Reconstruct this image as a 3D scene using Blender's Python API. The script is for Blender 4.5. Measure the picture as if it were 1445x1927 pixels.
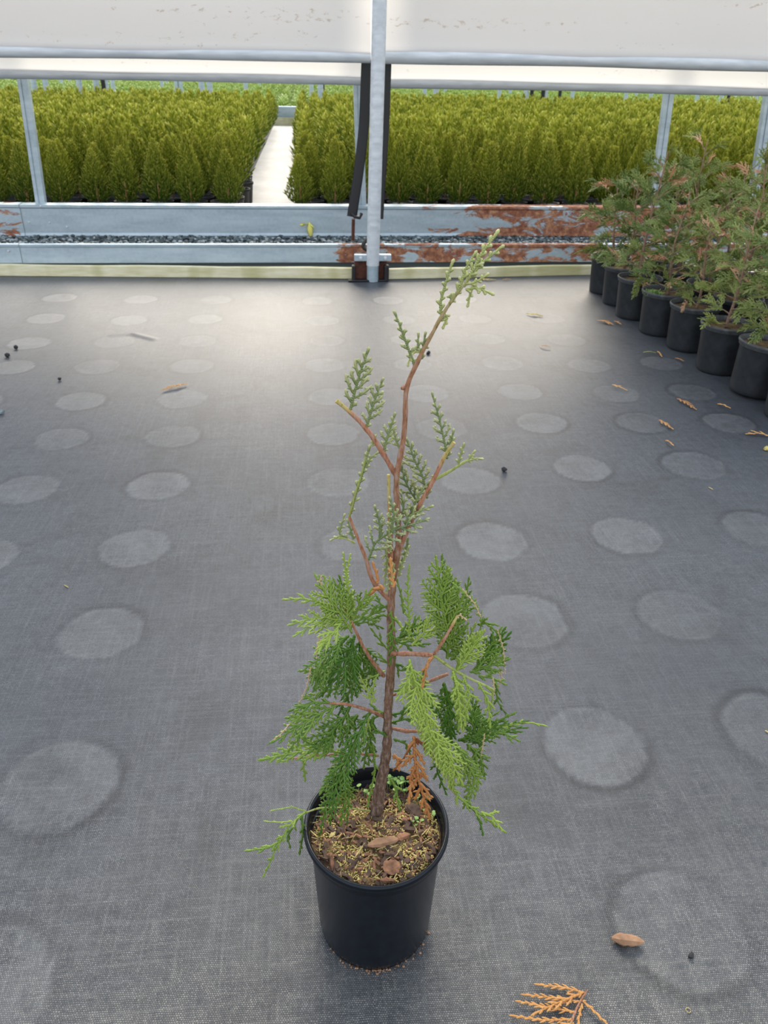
import bpy, math, random
import numpy as np
from mathutils import Vector, Matrix
random.seed(7); rng = np.random.default_rng(11)
S = bpy.context.scene; col = S.collection
for o in list(bpy.data.objects): bpy.data.objects.remove(o)
V3 = lambda *a: np.array(a, dtype=float)

# ------------------------------------------------------------------ camera
FP, IW, IH, CH = 1450., 1445, 1927, 1.2
_p, _yw, _r = np.radians([29.9, 5.96, 1.15])
CF = V3(math.sin(_yw)*math.cos(_p), math.cos(_yw)*math.cos(_p), -math.sin(_p))
_R0 = V3(math.cos(_yw), -math.sin(_yw), 0); _U0 = np.cross(_R0, CF)
CR = _R0*math.cos(_r)+_U0*math.sin(_r); CU = -_R0*math.sin(_r)+_U0*math.cos(_r)
CP = V3(0, 0, CH)
DH = V3(math.sin(_yw), math.cos(_yw), 0)                 # level view direction
cam = bpy.data.cameras.new('camera'); camo = bpy.data.objects.new('camera', cam); col.objects.link(camo)
camo.matrix_world = Matrix(((CR[0], CU[0], -CF[0], 0), (CR[1], CU[1], -CF[1], 0), (CR[2], CU[2], -CF[2], CH), (0, 0, 0, 1)))
cam.sensor_fit = 'VERTICAL'; cam.sensor_height = 36; cam.lens = 36*FP/IH
cam.clip_start = .02; cam.clip_end = 300
cam.dof.use_dof = True; cam.dof.focus_distance = 1.05; cam.dof.aperture_fstop = 14
S.camera = camo
def ray(x, y): return CF+CR*(x-IW/2)/FP-CU*(y-IH/2)/FP
def gz(x, y, z=0.): d = ray(x, y); return CP+d*(z-CH)/d[2]
def gy(x, y, Y): d = ray(x, y); return CP+d*Y/d[1]

# ------------------------------------------------------------------ world, sun, exposure
w = bpy.data.worlds.new('world'); S.world = w; w.use_nodes = True
nt = w.node_tree; nt.nodes.clear()
tc = nt.nodes.new('ShaderNodeTexCoord'); sx = nt.nodes.new('ShaderNodeSeparateXYZ'); cr = nt.nodes.new('ShaderNodeValToRGB')
bg = nt.nodes.new('ShaderNodeBackground'); wo = nt.nodes.new('ShaderNodeOutputWorld')
nt.links.new(tc.outputs['Generated'], sx.inputs[0]); nt.links.new(sx.outputs['Z'], cr.inputs[0])
nt.links.new(cr.outputs[0], bg.inputs[0]); nt.links.new(bg.outputs[0], wo.inputs[0])
e = cr.color_ramp.elements
e[0].position = 0; e[0].color = (.98, .97, .95, 1); e[1].position = 1; e[1].color = (.62, .74, .93, 1)
k = e.new(.35); k.color = (.86, .91, .98, 1)
bg.inputs[1].default_value = 1.3
sl = bpy.data.lights.new('sun', 'SUN'); so = bpy.data.objects.new('sun', sl); col.objects.link(so)
sl.energy = 5.0; sl.angle = math.radians(42); sl.color = (1, .89, .74)
_az, _el = math.radians(4), math.radians(30)            # in front of the camera, a little right
sd = Vector((math.sin(_az)*math.cos(_el), math.cos(_az)*math.cos(_el), math.sin(_el)))
so.rotation_euler = sd.to_track_quat('Z', 'Y').to_euler()
S.view_settings.view_transform = 'Standard'; S.view_settings.look = 'None'
S.view_settings.exposure = 0.18; S.view_settings.gamma = 1; S.view_settings.use_curve_mapping = False
S.cycles.use_denoising = True; S.cycles.max_bounces = 8; S.cycles.diffuse_bounces = 3
S.cycles.transparent_max_bounces = 8

# ------------------------------------------------------------------ material helpers
class NT:
    def __init__(s, name):
        s.m = bpy.data.materials.new(name); s.m.use_nodes = True; s.t = s.m.node_tree
        s.b = s.t.nodes['Principled BSDF']; s.o = s.t.nodes['Material Output']
    def n(s, typ, **kw):
        x = s.t.nodes.new('ShaderNode'+typ)
        for a, v in kw.items(): setattr(x, a, v)
        return x
    def l(s, a, b): s.t.links.new(a, b)
    def setv(s, sock, v):
        if hasattr(v, 'links'): s.l(v, sock)
        else: sock.default_value = v
    def obj(s): return s.n('TexCoord').outputs['Object']
    def noise(s, vec, scale, detail=4, rough=.55, dist=0):
        x = s.n('TexNoise'); s.l(vec, x.inputs['Vector']); x.inputs['Scale'].default_value = scale
        x.inputs['Detail'].default_value = detail; x.inputs['Roughness'].default_value = rough; x.inputs['Distortion'].default_value = dist
        return x.outputs['Fac']
    def ramp(s, f, *st):
        x = s.n('ValToRGB'); s.l(f, x.inputs[0]); e = x.color_ramp.elements
        e[0].position, e[0].color = st[0][0], c4(st[0][1]); e[1].position, e[1].color = st[1][0], c4(st[1][1])
        for p, c in st[2:]: q = e.new(p); q.color = c4(c)
        return x.outputs[0]
    def mix(s, f, a, b, mode='MIX'):
        x = s.n('Mix', data_type='RGBA', blend_type=mode)
        s.setv(x.inputs[0], f); s.setv(x.inputs[6], a if hasattr(a, 'links') else c4(a)); s.setv(x.inputs[7], b if hasattr(b, 'links') else c4(b))
        return x.outputs[2]
    def math(s, op, a, b=0., c=0., clamp=False):
        x = s.n('Math', operation=op, use_clamp=clamp); s.setv(x.inputs[0], a); s.setv(x.inputs[1], b)
        if op in ('MULTIPLY_ADD', 'SMOOTHSTEP', 'COMPARE'): s.setv(x.inputs[2], c)
        return x.outputs[0]
    def mr(s, v, a, b, c=0., d=1.):
        x = s.n('MapRange'); x.clamp = True; s.l(v, x.inputs[0])
        for i, q in enumerate((a, b, c, d)): x.inputs[i+1].default_value = q
        return x.outputs[0]
    def mapping(s, vec, scale=(1, 1, 1), rot=(0, 0, 0)):
        x = s.n('Mapping'); s.l(vec, x.inputs[0]); x.inputs['Scale'].default_value = scale; x.inputs['Rotation'].default_value = rot
        return x.outputs[0]
    def attr(s, name): x = s.n('Attribute', attribute_name=name); return x.outputs['Fac']
    def bump(s, h, st, dist=.01):
        x = s.n('Bump'); s.l(h, x.inputs['Height']); x.inputs['Strength'].default_value = st; x.inputs['Distance'].default_value = dist
        s.l(x.outputs[0], s.b.inputs['Normal'])
    def P(s, color=None, rough=None, metal=None, spec=None):
        if color is not None: s.setv(s.b.inputs['Base Color'], color if hasattr(color, 'links') else c4(color))
        if rough is not None: s.setv(s.b.inputs['Roughness'], rough)
        if metal is not None: s.setv(s.b.inputs['Metallic'], metal)
        if spec is not None: s.setv(s.b.inputs['Specular IOR Level'], spec)
        return s.m
    def translucent(s, color, fac):
        t = s.n('BsdfTranslucent'); s.setv(t.inputs[0], color if hasattr(color, 'links') else c4(color))
        mx = s.n('MixShader'); s.setv(mx.inputs[0], fac); s.l(s.b.outputs[0], mx.inputs[1]); s.l(t.outputs[0], mx.inputs[2])
        s.l(mx.outputs[0], s.o.inputs[0])
def c4(c): return tuple(c)+(1,) if len(c) == 3 else tuple(c)
M = {}
def simple(name, c, rough=.6, metal=0, var=.25, scale=30, spec=.5, bump=0):
    n = NT(name); v = n.obj(); f = n.noise(v, scale)
    a = tuple(q*(1-var) for q in c); b = tuple(min(1, q*(1+var)) for q in c)
    n.P(n.ramp(f, (.3, a), (.7, b)), rough, metal, spec)
    if bump: n.bump(f, bump, .002)
    M[name] = n.m; return n
simple('black_plastic', (.004, .007, .012), .25, var=.3, scale=60, spec=.3)
simple('dusty_plastic', (.022, .025, .029), .5, var=.35, scale=25, spec=.4)
simple('black_strap', (.008, .009, .011), .55, var=.2, scale=200)
simple('rubber', (.012, .012, .013), .5)
simple('straw', (.55, .43, .17), .8, var=.4, scale=40)
simple('moss_bits', (.60, .48, .16), .9, var=.5, scale=60)
simple('bark_chip', (.27, .13, .07), .85, var=.55, scale=70, bump=.6)
simple('pale_bark', (.36, .2, .11), .8, var=.35, scale=50, bump=.6)
simple('stone', (.02, .021, .022), .7, var=.4, scale=80)
simple('clover', (.22, .36, .09), .6, var=.3)
simple('bolt', (.75, .77, .78), .35, metal=.6, var=.1)
simple('far_plastic', (.012, .013, .015), .5)
# galvanised steel
def galv(name, rust=None):
    n = NT(name); v = n.obj()
    f1 = n.noise(n.mapping(v, (1, 1, 6)), 3, 6, .6); f2 = n.noise(v, 45, 3)
    c = n.ramp(f1, (.3, (.32, .41, .47)), (.7, (.50, .60, .66)))
    c = n.mix(n.mr(f2, .35, .75, 0, .35), c, (.60, .68, .73))
    rough = .42
    n.P(c, rough, .35, .5)
    if rust:
        f3 = n.noise(n.mapping(v, (.8, 1, 2.2)), 6.2, 9, .66, .5); f4 = n.noise(v, 30, 5, .7)
        x = n.n('SeparateXYZ'); n.l(v, x.inputs[0])
        g = n.mr(x.outputs[0], *rust[:4])
        if len(rust) > 4: g = n.math('MAXIMUM', g, n.mr(x.outputs[0], *rust[4:8]))
        s_ = n.math('ADD', f3, g)
        s_ = n.math('ADD', s_, n.math('MULTIPLY', n.math('SUBTRACT', f4, .5), .16))
        mask = n.mr(s_, .645, .70)
        rc = n.ramp(f4, (.3, (.15, .05, .032)), (.5, (.30, .12, .065)), (.72, (.60, .33, .18)))
        n.P(n.mix(mask, c, rc), n.mr(mask, 0, 1, .42, .85), n.mr(mask, 0, 1, .35, 0))
    n.bump(f2, .12, .002); M[name] = n.m; return n
galv('galv')
galv('galv_far_beam', (-.1, 1.5, -.22, .25, -1.75, -1.95, -.3, .10))
galv('galv_near_beam', (-.05, .22, -.3, .2, -1.8, -2.1, -.3, .0))
n = NT('pipe_steel'); v = n.obj(); f = n.noise(n.mapping(v, (.6, 4, 4)), 9, 5)
n.P(n.ramp(f, (.3, (.50, .54, .57)), (.7, (.70, .74, .77))), .5, .1, .4); M['pipe'] = n.m
n = NT('rust'); v = n.obj(); f = n.noise(v, 40, 6, .7)
n.P(n.ramp(f, (.3, (.05, .02, .013)), (.7, (.16, .05, .03))), .85); M['rust'] = n.m
# timber
n = NT('timber'); v = n.obj(); f = n.noise(n.mapping(v, (1.2, 8, 8)), 5, 6, .6); f2 = n.noise(n.mapping(v, (1, 1, .3)), 3.5, 2)
c = n.ramp(f, (.3, (.62, .57, .32)), (.7, (.85, .80, .58)))
c = n.mix(n.mr(f2, .5, .62, 0, .55), c, (.40, .38, .12)); n.P(c, .8); n.bump(f, .3, .004); M['timber'] = n.m
# curtain plastic: thin white sheeting, streaked with dirt flecks
def curtain_mat(name, warm):
    n = NT(name); v = n.obj()
    fl = n.noise(n.mapping(v, (1, 1, 2.2)), 16, 7, .72, .3); band = n.noise(n.mapping(v, (.12, 1, 5)), 2.3, 2)
    x = n.math('ADD', fl, n.mr(band, .42, .7, -.14, .07))
    mask = n.mr(x, .57, .63, 0, .7)
    c = n.mix(mask, warm, (.46, .37, .27))
    fine = n.noise(n.mapping(v, (1, 1, .15)), 7, 3); c = n.mix(n.mr(fine, .3, .7, 0, .12), c, (.70, .72, .74))
    n.P(c, .5, 0, .3); n.translucent(c, .5); M[name] = n.m
curtain_mat('sheet_near', (.76, .74, .725)); curtain_mat('sheet_far', (.74, .74, .73))
# floor: woven ground cloth
n = NT('ground_cloth'); v = n.obj(); mk = n.attr('mark')
def warp(scale, amt, src):
    nn = n.n('TexNoise'); n.l(v, nn.inputs['Vector']); nn.inputs['Scale'].default_value = scale; nn.inputs['Detail'].default_value = 2
    sb = n.n('VectorMath', operation='SUBTRACT'); n.l(nn.outputs['Color'], sb.inputs[0]); sb.inputs[1].default_value = (.5, .5, .5)
    wv = n.n('VectorMath', operation='SCALE'); n.l(sb.outputs[0], wv.inputs[0]); wv.inputs['Scale'].default_value = amt
    va = n.n('VectorMath', operation='ADD'); n.l(src, va.inputs[0]); n.l(wv.outputs[0], va.inputs[1]); return va.outputs[0]
vv = warp(300, .0016, warp(60, .004, n.mapping(v, rot=(0, 0, .05))))
br = n.n('TexBrick'); n.l(vv, br.inputs['Vector']); br.offset = .5
for a, q in (('Scale', 1.), ('Mortar Size', .0009), ('Mortar Smooth', 1.), ('Brick Width', .0036), ('Row Height', .0029), ('Bias', 0)): br.inputs[a].default_value = q
br.inputs['Color1'].default_value = (1, 1, 1, 1); br.inputs['Color2'].default_value = (.5, .5, .5, 1); br.inputs['Mortar'].default_value = (0, 0, 0, 1)
weave = n.n('RGBToBW'); n.l(br.outputs[0], weave.inputs[0]); weave = weave.outputs[0]
th = n.noise(n.mapping(v, (5, 240, 1)), 3, 2); th2 = n.noise(n.mapping(v, (240, 5, 1)), 3, 2)
big = n.noise(v, 1.3, 5, .6); med = n.noise(v, 7, 6, .7, .5); sm = n.noise(v, 38, 4, .65)
xyz = n.n('SeparateXYZ'); n.l(v, xyz.inputs[0])
near_ = n.mr(n.math('ADD', xyz.outputs[1], n.math('MULTIPLY', n.math('SUBTRACT', big, .5), .9)), .55, 1.15, .8, 0.)       # warm tan tone painted in towards the near edge, broken up by noise
dust_and_tan = n.math('MAXIMUM', n.mr(big, .35, .72, .45, 1.), near_)
weave2 = n.math('POWER', weave, 1.6)
pat = n.math('MULTIPLY', weave2, n.mr(sm, .3, .62, .35, 1.))
st1 = n.noise(n.mapping(v, (1.5, 60, 1)), 3, 3); st2 = n.noise(n.mapping(v, (60, 1.5, 1)), 3, 3)
pat = n.math('ADD', pat, n.mr(th, .58, .72, 0, .22)); pat = n.math('ADD', pat, n.mr(th2, .59, .73, 0, .22)); pat = n.math('ADD', pat, n.mr(st1, .5, .7, 0, .07)); pat = n.math('ADD', pat, n.mr(st2, .5, .7, 0, .07))
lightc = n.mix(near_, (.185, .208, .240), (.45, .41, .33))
base = n.mix(n.math('MULTIPLY', pat, dust_and_tan, clamp=True), (.014, .019, .028), lightc)
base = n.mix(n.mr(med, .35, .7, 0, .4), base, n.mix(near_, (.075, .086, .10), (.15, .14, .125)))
base = n.mix(n.math('MULTIPLY', n.mr(mk, .5, 1., 0, 1.), n.mr(med, .36, .6, .1, 1.)), base, n.mix(.13, n.mix(1., base, (1.22, 1.22, 1.20), 'MULTIPLY'), (.30, .31, .30)))
blot = n.noise(v, 3.3, 5, .65, .8)
base = n.mix(n.math('MAXIMUM', n.mr(mk, .5, .0, 0, 1.), n.mr(blot, .54, .66, 0, .45)), base, n.mix(1., base, (.35, .36, .38), 'MULTIPLY'))
n.P(base, n.mr(mk, 0, 1, .42, .5), 0, n.math('MULTIPLY', n.mr(mk, .1, .9, .40, .60), n.mr(n.math('MAXIMUM', st1, st2), .42, .68, .8, 1.15))); n.setv(n.b.inputs['Sheen Weight'], n.mr(mk, .5, 1., .04, .22)); n.b.inputs['Sheen Roughness'].default_value = .45; n.b.inputs['Sheen Tint'].default_value = (1, .97, .9, 1)
hh = n.math('ADD', weave, n.math('MULTIPLY', med, .6)); n.bump(hh, .3, .0010); M['ground_cloth'] = n.m
simple('bed_ground', (.04, .042, .045), .7)
n = NT('path_concrete'); v = n.obj(); f = n.noise(n.mapping(v, (1, .6, 1)), 2.5, 6, .6); n.P(n.ramp(f, (.3, (.42, .40, .38)), (.7, (.62, .60, .57))), .7); M['path'] = n.m
simple('gravel', (.16, .20, .21), .5, var=.7, scale=40)
n = NT('soil'); v = n.obj(); f = n.noise(v, 160, 5, .7); g = n.noise(v, 28, 4, .6)
c = n.ramp(f, (.3, (.035, .02, .012)), (.6, (.16, .09, .05)), (.75, (.34, .22, .10)))
c = n.mix(n.mr(g, .45, .62, 0, .55), c, (.30, .22, .06)); n.P(c, .95); n.bump(f, 1, .003); M['soil'] = n.m
# foliage: attributes tip (0 base .. 1 twig end), tint (0 dark .. 1 light), along with per-object random
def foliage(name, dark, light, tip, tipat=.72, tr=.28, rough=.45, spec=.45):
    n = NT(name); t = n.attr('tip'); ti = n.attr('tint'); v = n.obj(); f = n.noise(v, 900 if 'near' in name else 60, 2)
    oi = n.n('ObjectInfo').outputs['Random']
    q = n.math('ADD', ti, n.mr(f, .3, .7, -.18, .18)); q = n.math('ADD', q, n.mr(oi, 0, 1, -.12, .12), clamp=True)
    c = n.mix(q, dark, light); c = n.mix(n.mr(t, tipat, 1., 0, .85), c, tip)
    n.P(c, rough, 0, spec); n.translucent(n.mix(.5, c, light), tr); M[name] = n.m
foliage('cedar_near', (.07, .19, .020), (.48, .62, .12), (.76, .78, .34))
foliage('cedar_near_top', (.12, .20, .085), (.52, .56, .20), (.72, .72, .38), .5)
foliage('cedar_near_dead', (.32, .09, .03), (.85, .44, .15), (.88, .52, .2), .6)
foliage('cedar_row', (.17, .26, .075), (.60, .66, .21), (.76, .76, .38), .7, .45)
foliage('cedar_row_dead', (.74, .40, .22), (.95, .64, .40), (.95, .68, .45))
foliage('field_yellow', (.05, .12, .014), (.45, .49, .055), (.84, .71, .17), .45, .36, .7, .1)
foliage('field_green', (.13, .26, .04), (.40, .54, .11), (.55, .66, .20), .4)
foliage('fallen', (.50, .20, .06), (.80, .42, .13), (.82, .48, .18), .5, .15)
def barkmat(name, low, high, tip):
    n = NT(name); t = n.attr('tip'); v = n.obj(); f = n.noise(n.mapping(v, (1, 1, .3)), 260, 5, .7)
    c = n.mix(n.mr(t, 0, .75), low, high); c = n.mix(n.mr(t, .78, .9), c, tip)
    c = n.mix(n.mr(f, .5, .62, 0, .6), c, (.42, .33, .28)); c = n.mix(n.mr(f, .46, .36, 0, .6), c, (.05, .025, .018)); n.P(c, .7, 0, .3); n.bump(f, .8, .002); M[name] = n.m
barkmat('bark_trunk', (.13, .085, .065), (.36, .17, .09), (.36, .36, .14))
barkmat('bark_twig', (.34, .15, .085), (.44, .19, .10), (.52, .42, .12))
barkmat('bark_row', (.20, .13, .09), (.33, .20, .12), (.40, .30, .16))
barkmat('bark_green', (.30, .34, .08), (.34, .42, .11), (.40, .45, .16))

# ------------------------------------------------------------------ mesh helpers
class MB:
    def __init__(s): s.v = []; s.f = []; s.tip = []; s.tint = []; s.nv = 0
    def add(s, v, f, tip=0., tint=.5):
        v = np.asarray(v, float).reshape(-1, 3); m = len(v)
        s.v.append(v); s.tip.append(np.broadcast_to(np.asarray(tip, float), (m,)).copy()); s.tint.append(np.broadcast_to(np.asarray(tint, float), (m,)).copy())
        s.f.append((np.asarray(f, int)+s.nv)); s.nv += m; return s
    def merge(s, o, R=None, T=None, dt=0.):
        for v, f, a, b in o.blocks():
            s.add((v @ R.T if R is not None else v)+(T if T is not None else 0), f, a, b+dt)
    def blocks(s):
        V = np.concatenate(s.v); A = np.concatenate(s.tip); B = np.concatenate(s.tint)
        for k_ in (3, 4):
            fs = [x for x in s.f if len(x) and x.shape[1] == k_]
            if fs: yield V, np.concatenate(fs), A, B
    def mesh(s, name, mats, smooth=True, attrs=True):
        V = np.concatenate(s.v); me = bpy.data.meshes.new(name)
        idx = np.concatenate([x.ravel() for x in s.f]); cnt = np.concatenate([np.full(len(x), x.shape[1]) for x in s.f])
        me.vertices.add(len(V)); me.vertices.foreach_set('co', V.ravel())
        me.loops.add(len(idx)); me.loops.foreach_set('vertex_index', idx.astype(np.int32))
        me.polygons.add(len(cnt)); me.polygons.foreach_set('loop_start', np.concatenate([[0], np.cumsum(cnt)[:-1]]).astype(np.int32))
        me.polygons.foreach_set('loop_total', cnt.astype(np.int32)); me.polygons.foreach_set('use_smooth', np.full(len(cnt), smooth))
        if attrs:
            for nm, a in (('tip', s.tip), ('tint', s.tint)):
                at = me.attributes.new(nm, 'FLOAT', 'POINT'); at.data.foreach_set('value', np.concatenate(a).astype(np.float32))
        for m_ in (mats if isinstance(mats, (list, tuple)) else [mats]): me.materials.append(m_)
        me.update(calc_edges=True); me.validate(); return me
    def obj(s, name, mat, parent=None, smooth=True, **kw):
        o = bpy.data.objects.new(name, s.mesh(name, mat, smooth)); col.objects.link(o)
        if parent is not None: o.parent = parent
        return o
def tag(o, label=None, cat=None, group=None, kind=None):
    for a, q in (('label', label), ('category', cat), ('group', group), ('kind', kind)):
        if q: o[a] = q
    return o
def empty(name, loc, label, cat, group=None, rz=0):
    o = bpy.data.objects.new(name, None); col.objects.link(o); o.location = loc; o.rotation_euler.z = rz; o.empty_display_size = .05
    return tag(o, label, cat, group)
def grid_faces(k_, n_, closed=True):
    f = []
    for i in range(k_-1):
        for j in range(n_ if closed else n_-1):
            j2 = (j+1) % n_; f.append((i*n_+j, i*n_+j2, (i+1)*n_+j2, (i+1)*n_+j))
    return f
def unit(v): return v/(np.linalg.norm(v, axis=-1, keepdims=True)+1e-12)
def tube(mb, P, rad, n_=8, side=None, flat=1., tip=(0, 1), tint=.5, cap=True, bumpy=0.):
    P = np.asarray(P, float); k_ = len(P); rad = np.broadcast_to(np.asarray(rad, float), (k_,))
    T = unit(np.gradient(P, axis=0)); s0 = np.array([0, 0, 1.]) if side is None else side
    if side is None and abs(unit(P[-1]-P[0])[2]) > .9: s0 = np.array([1., 0, 0])
    Sd = unit(s0-(T @ s0)[:, None]*T); Nn = np.cross(T, Sd)
    a = np.arange(n_)/n_*2*math.pi
    R_ = rad[:, None]*(1+bumpy*rng.uniform(-1, 1, (k_, n_)))
    V = P[:, None]+Sd[:, None]*(np.cos(a)*R_)[..., None]+Nn[:, None]*(np.sin(a)*R_*flat)[..., None]
    V = V.reshape(-1, 3); f = grid_faces(k_, n_); tt = np.repeat(np.linspace(tip[0], tip[1], k_), n_)
    mb.add(V, f, tt, tint)
    if cap:
        for row, q in ((0, tip[0]), (k_-1, tip[1])):
            ring = V[row*n_:(row+1)*n_]; c = ring.mean(0)
            order = range(n_) if row else range(n_-1, -1, -1); order = list(order)
            mb.add(np.vstack([ring, c]), [(order[i], order[(i+1) % n_], n_) for i in range(n_)], q, tint)
def smooth_path(pts, k_):
    pts = np.asarray(pts, float); d = np.r_[0, np.cumsum(np.linalg.norm(np.diff(pts, axis=0), axis=1))]; t = np.linspace(0, d[-1], k_)
    out = np.stack([np.interp(t, d, pts[:, i]) for i in range(3)], 1)
    for _ in range(2 if k_ > 6 else 0):
        out[1:-1] = out[1:-1]*.5+(out[:-2]+out[2:])*.25
    return out
def box(mb, lo, hi, tip=0, tint=.5, rz=0, bev=0):
    x0, y0, z0 = lo; x1, y1, z1 = hi
    V = np.array([(x0, y0, z0), (x1, y0, z0), (x1, y1, z0), (x0, y1, z0), (x0, y0, z1), (x1, y0, z1), (x1, y1, z1), (x0, y1, z1)], float)
    mb.add(V, [(0, 3, 2, 1), (4, 5, 6, 7), (0, 1, 5, 4), (1, 2, 6, 5), (2, 3, 7, 6), (3, 0, 4, 7)], tip, tint)
def bevel(o, wd=.003, seg=2):
    m_ = o.modifiers.new('bevel', 'BEVEL'); m_.width = wd; m_.segments = seg; m_.limit_method = 'ANGLE'; return o
def lathe(mb, prof, n_=48, c=(0, 0, 0)):
    a = np.arange(n_)/n_*2*math.pi; V = []
    for r_, z in prof: V.append(np.stack([r_*np.cos(a)+c[0], r_*np.sin(a)+c[1], np.full(n_, z+c[2])], 1))
    V = np.concatenate(V); mb.add(V, grid_faces(len(prof), n_))
def extrude_x(mb, prof, x0, x1, k_=2, dy=None):
    pr = np.asarray(prof, float); n_ = len(pr); V = []
    for x in np.linspace(x0, x1, k_):
        q = pr.copy()
        if dy: q = q+np.array(dy(x))
        V.append(np.c_[np.full(n_, x), q])
    V = np.concatenate(V); mb.add(V, grid_faces(k_, n_))
class Twigs:                                                # many small flattened scale-leaf twigs, built in one go
    def __init__(s): s.r = []
    def add(s, p, d, b, L, w_, side, tint, style, t0=0., t1=1.): s.r.append((p, d, b, L, w_, side, tint, style, t0, t1))
    def build(s, mb, lod=False):
        for style, prof in ((0, [.55, .8, 1, .85, .55, .12]), (1, [.6, .95, .72, 1.05, .8, 1.2, .95, .3]), (2, [.8, 1, .95, .9, .85, .8, .7, .5, .12]), (3, [.25, 1, .1]), (4, [.5, .95, 1., .2])):
            q = [x for x in s.r if x[7] == style]
            if not q: continue
            P, D, B, Sd = (np.array([x[i] for x in q], float) for i in (0, 1, 2, 5)); L = np.array([x[3] for x in q]); W = np.array([x[4] for x in q]); ti = np.array([x[6] for x in q])
            t0 = np.array([x[8] for x in q]); t1 = np.array([x[9] for x in q])
            pr = np.array(prof); k_ = len(pr); t = np.linspace(0, 1, k_); m = len(q)
            Pt = P[:, None]+D[:, None]*(L[:, None]*t)[..., None]+B[:, None]*(L[:, None]*t*t)[..., None]
            T = unit(D[:, None]+2*B[:, None]*t[None, :, None]); Sx = unit(Sd[:, None]-(T*Sd[:, None]).sum(-1, keepdims=True)*T); N_ = np.cross(T, Sx)
            wd = W[:, None]*pr[None]
            V = np.stack([Pt+Sx*wd[..., None], Pt+N_*wd[..., None]*.5, Pt-Sx*wd[..., None], Pt-N_*wd[..., None]*.5], 2)
            V = V.reshape(-1, 3); base = np.array(grid_faces(k_, 4)); end = np.array([[(k_-1)*4, (k_-1)*4+1, (k_-1)*4+2, (k_-1)*4+3]])
            ff = np.concatenate([base, end]); F_ = (ff[None]+(np.arange(m)*k_*4)[:, None, None]).reshape(-1, 4)
            tip = (t0[:, None]+(t1-t0)[:, None]*t[None]); mb.add(V, F_, np.repeat(tip.ravel(), 4), np.repeat(ti, k_*4))
def spray(tw, pts, side, hw, step, style='fern', w_=.0017, tint=.4, ang=48, k_=26, hwl=None, sub=True, droop=None, rr=random, axisw=None, taper=.55, tmax=.85):
    """flat cedar spray: axis polyline, alternating branchlets in the plane (axis, side), twigs on the branchlets"""
    P = smooth_path(pts, k_); T = unit(np.gradient(P, axis=0)); Lax = np.linalg.norm(np.diff(P, axis=0), axis=1).sum()
    aw = axisw or w_*1.0
    for i in range(k_-1):                                    # the axis itself, as short overlapping scale segments
        d = P[i+1]-P[i]; L = np.linalg.norm(d)
        if L < 1e-7: continue
        tw.add(P[i], d/L, d*0, L*1.35, aw*(1.15-.45*i/k_), side, tint, 4, .2 if i < k_*.8 else .5, .3 if i < k_*.8 else .75)
    n_ = max(3, int(Lax/step)); sg = 1
    fern = style == 'fern'
    for i in range(n_+1):
        t = .06+.94*i/n_; x = t*(k_-1); j = min(int(x), k_-2); p = P[j]+(P[j+1]-P[j])*(x-j); tg = T[j]
        sv = unit(side-(side@tg)*tg); nv = np.cross(tg, sv); sg = -sg
        pf = (min(1, t/.22)**.6)*(1-(max(0, t-.3)/.7)**1.5*(1-.22)); h = hw if sg > 0 or hwl is None else hwl
        L = h*pf*rr.uniform(.78, 1.12)
        if i == n_: sgv, a = 0, 0; L = max(h*.3, w_*4)
        else: a = math.radians(ang*rr.uniform(.82, 1.12)*(1-.25*t))
        d = unit(tg*math.cos(a)+sv*sg*math.sin(a)+nv*rr.uniform(-.16, .16)); bd = tg*rr.uniform(.15, .38)-sv*sg*.10
        if droop is not None: bd = bd+droop*rr.uniform(.5, 1.)
        if L < w_*3: L = w_*3
        tw.add(p, d, bd, L, w_, sv, tint+rr.uniform(-.1, .1), 2 if fern else 1, .25, tmax if fern else 1.)
        if not sub: continue
        sp = w_*(1.95 if fern else 2.1); m = int(L/sp); s2 = 1
        for q in range(1, m):
            u = q/m; s2 = -s2; pp = p+d*L*u+bd*L*u*u; dd = unit(d+2*bd*u); ss = unit(np.cross(np.cross(dd, sv), dd)) if abs(dd@sv) < .98 else nv
            inpl = unit(np.cross(nv, dd))
            l2 = (L*.40*(1-u*.7) if fern else w_*2.3)*rr.uniform(.75, 1.15)
            if l2 < w_*1.3: l2 = w_*1.5
            b2 = math.radians(46 if fern else 44); d2 = unit(dd*math.cos(b2)+inpl*s2*math.sin(b2)+nv*rr.uniform(-.12, .12))
            tw.add(pp, d2, dd*.2, l2, w_*(.84 if fern else .9), inpl, tint+rr.uniform(-.08, .08), 0 if fern else 1, .45, rr.uniform(.75, 1.))

# ================================================================== SETTING
def stru(o): o['kind'] = 'structure'; return o
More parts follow.
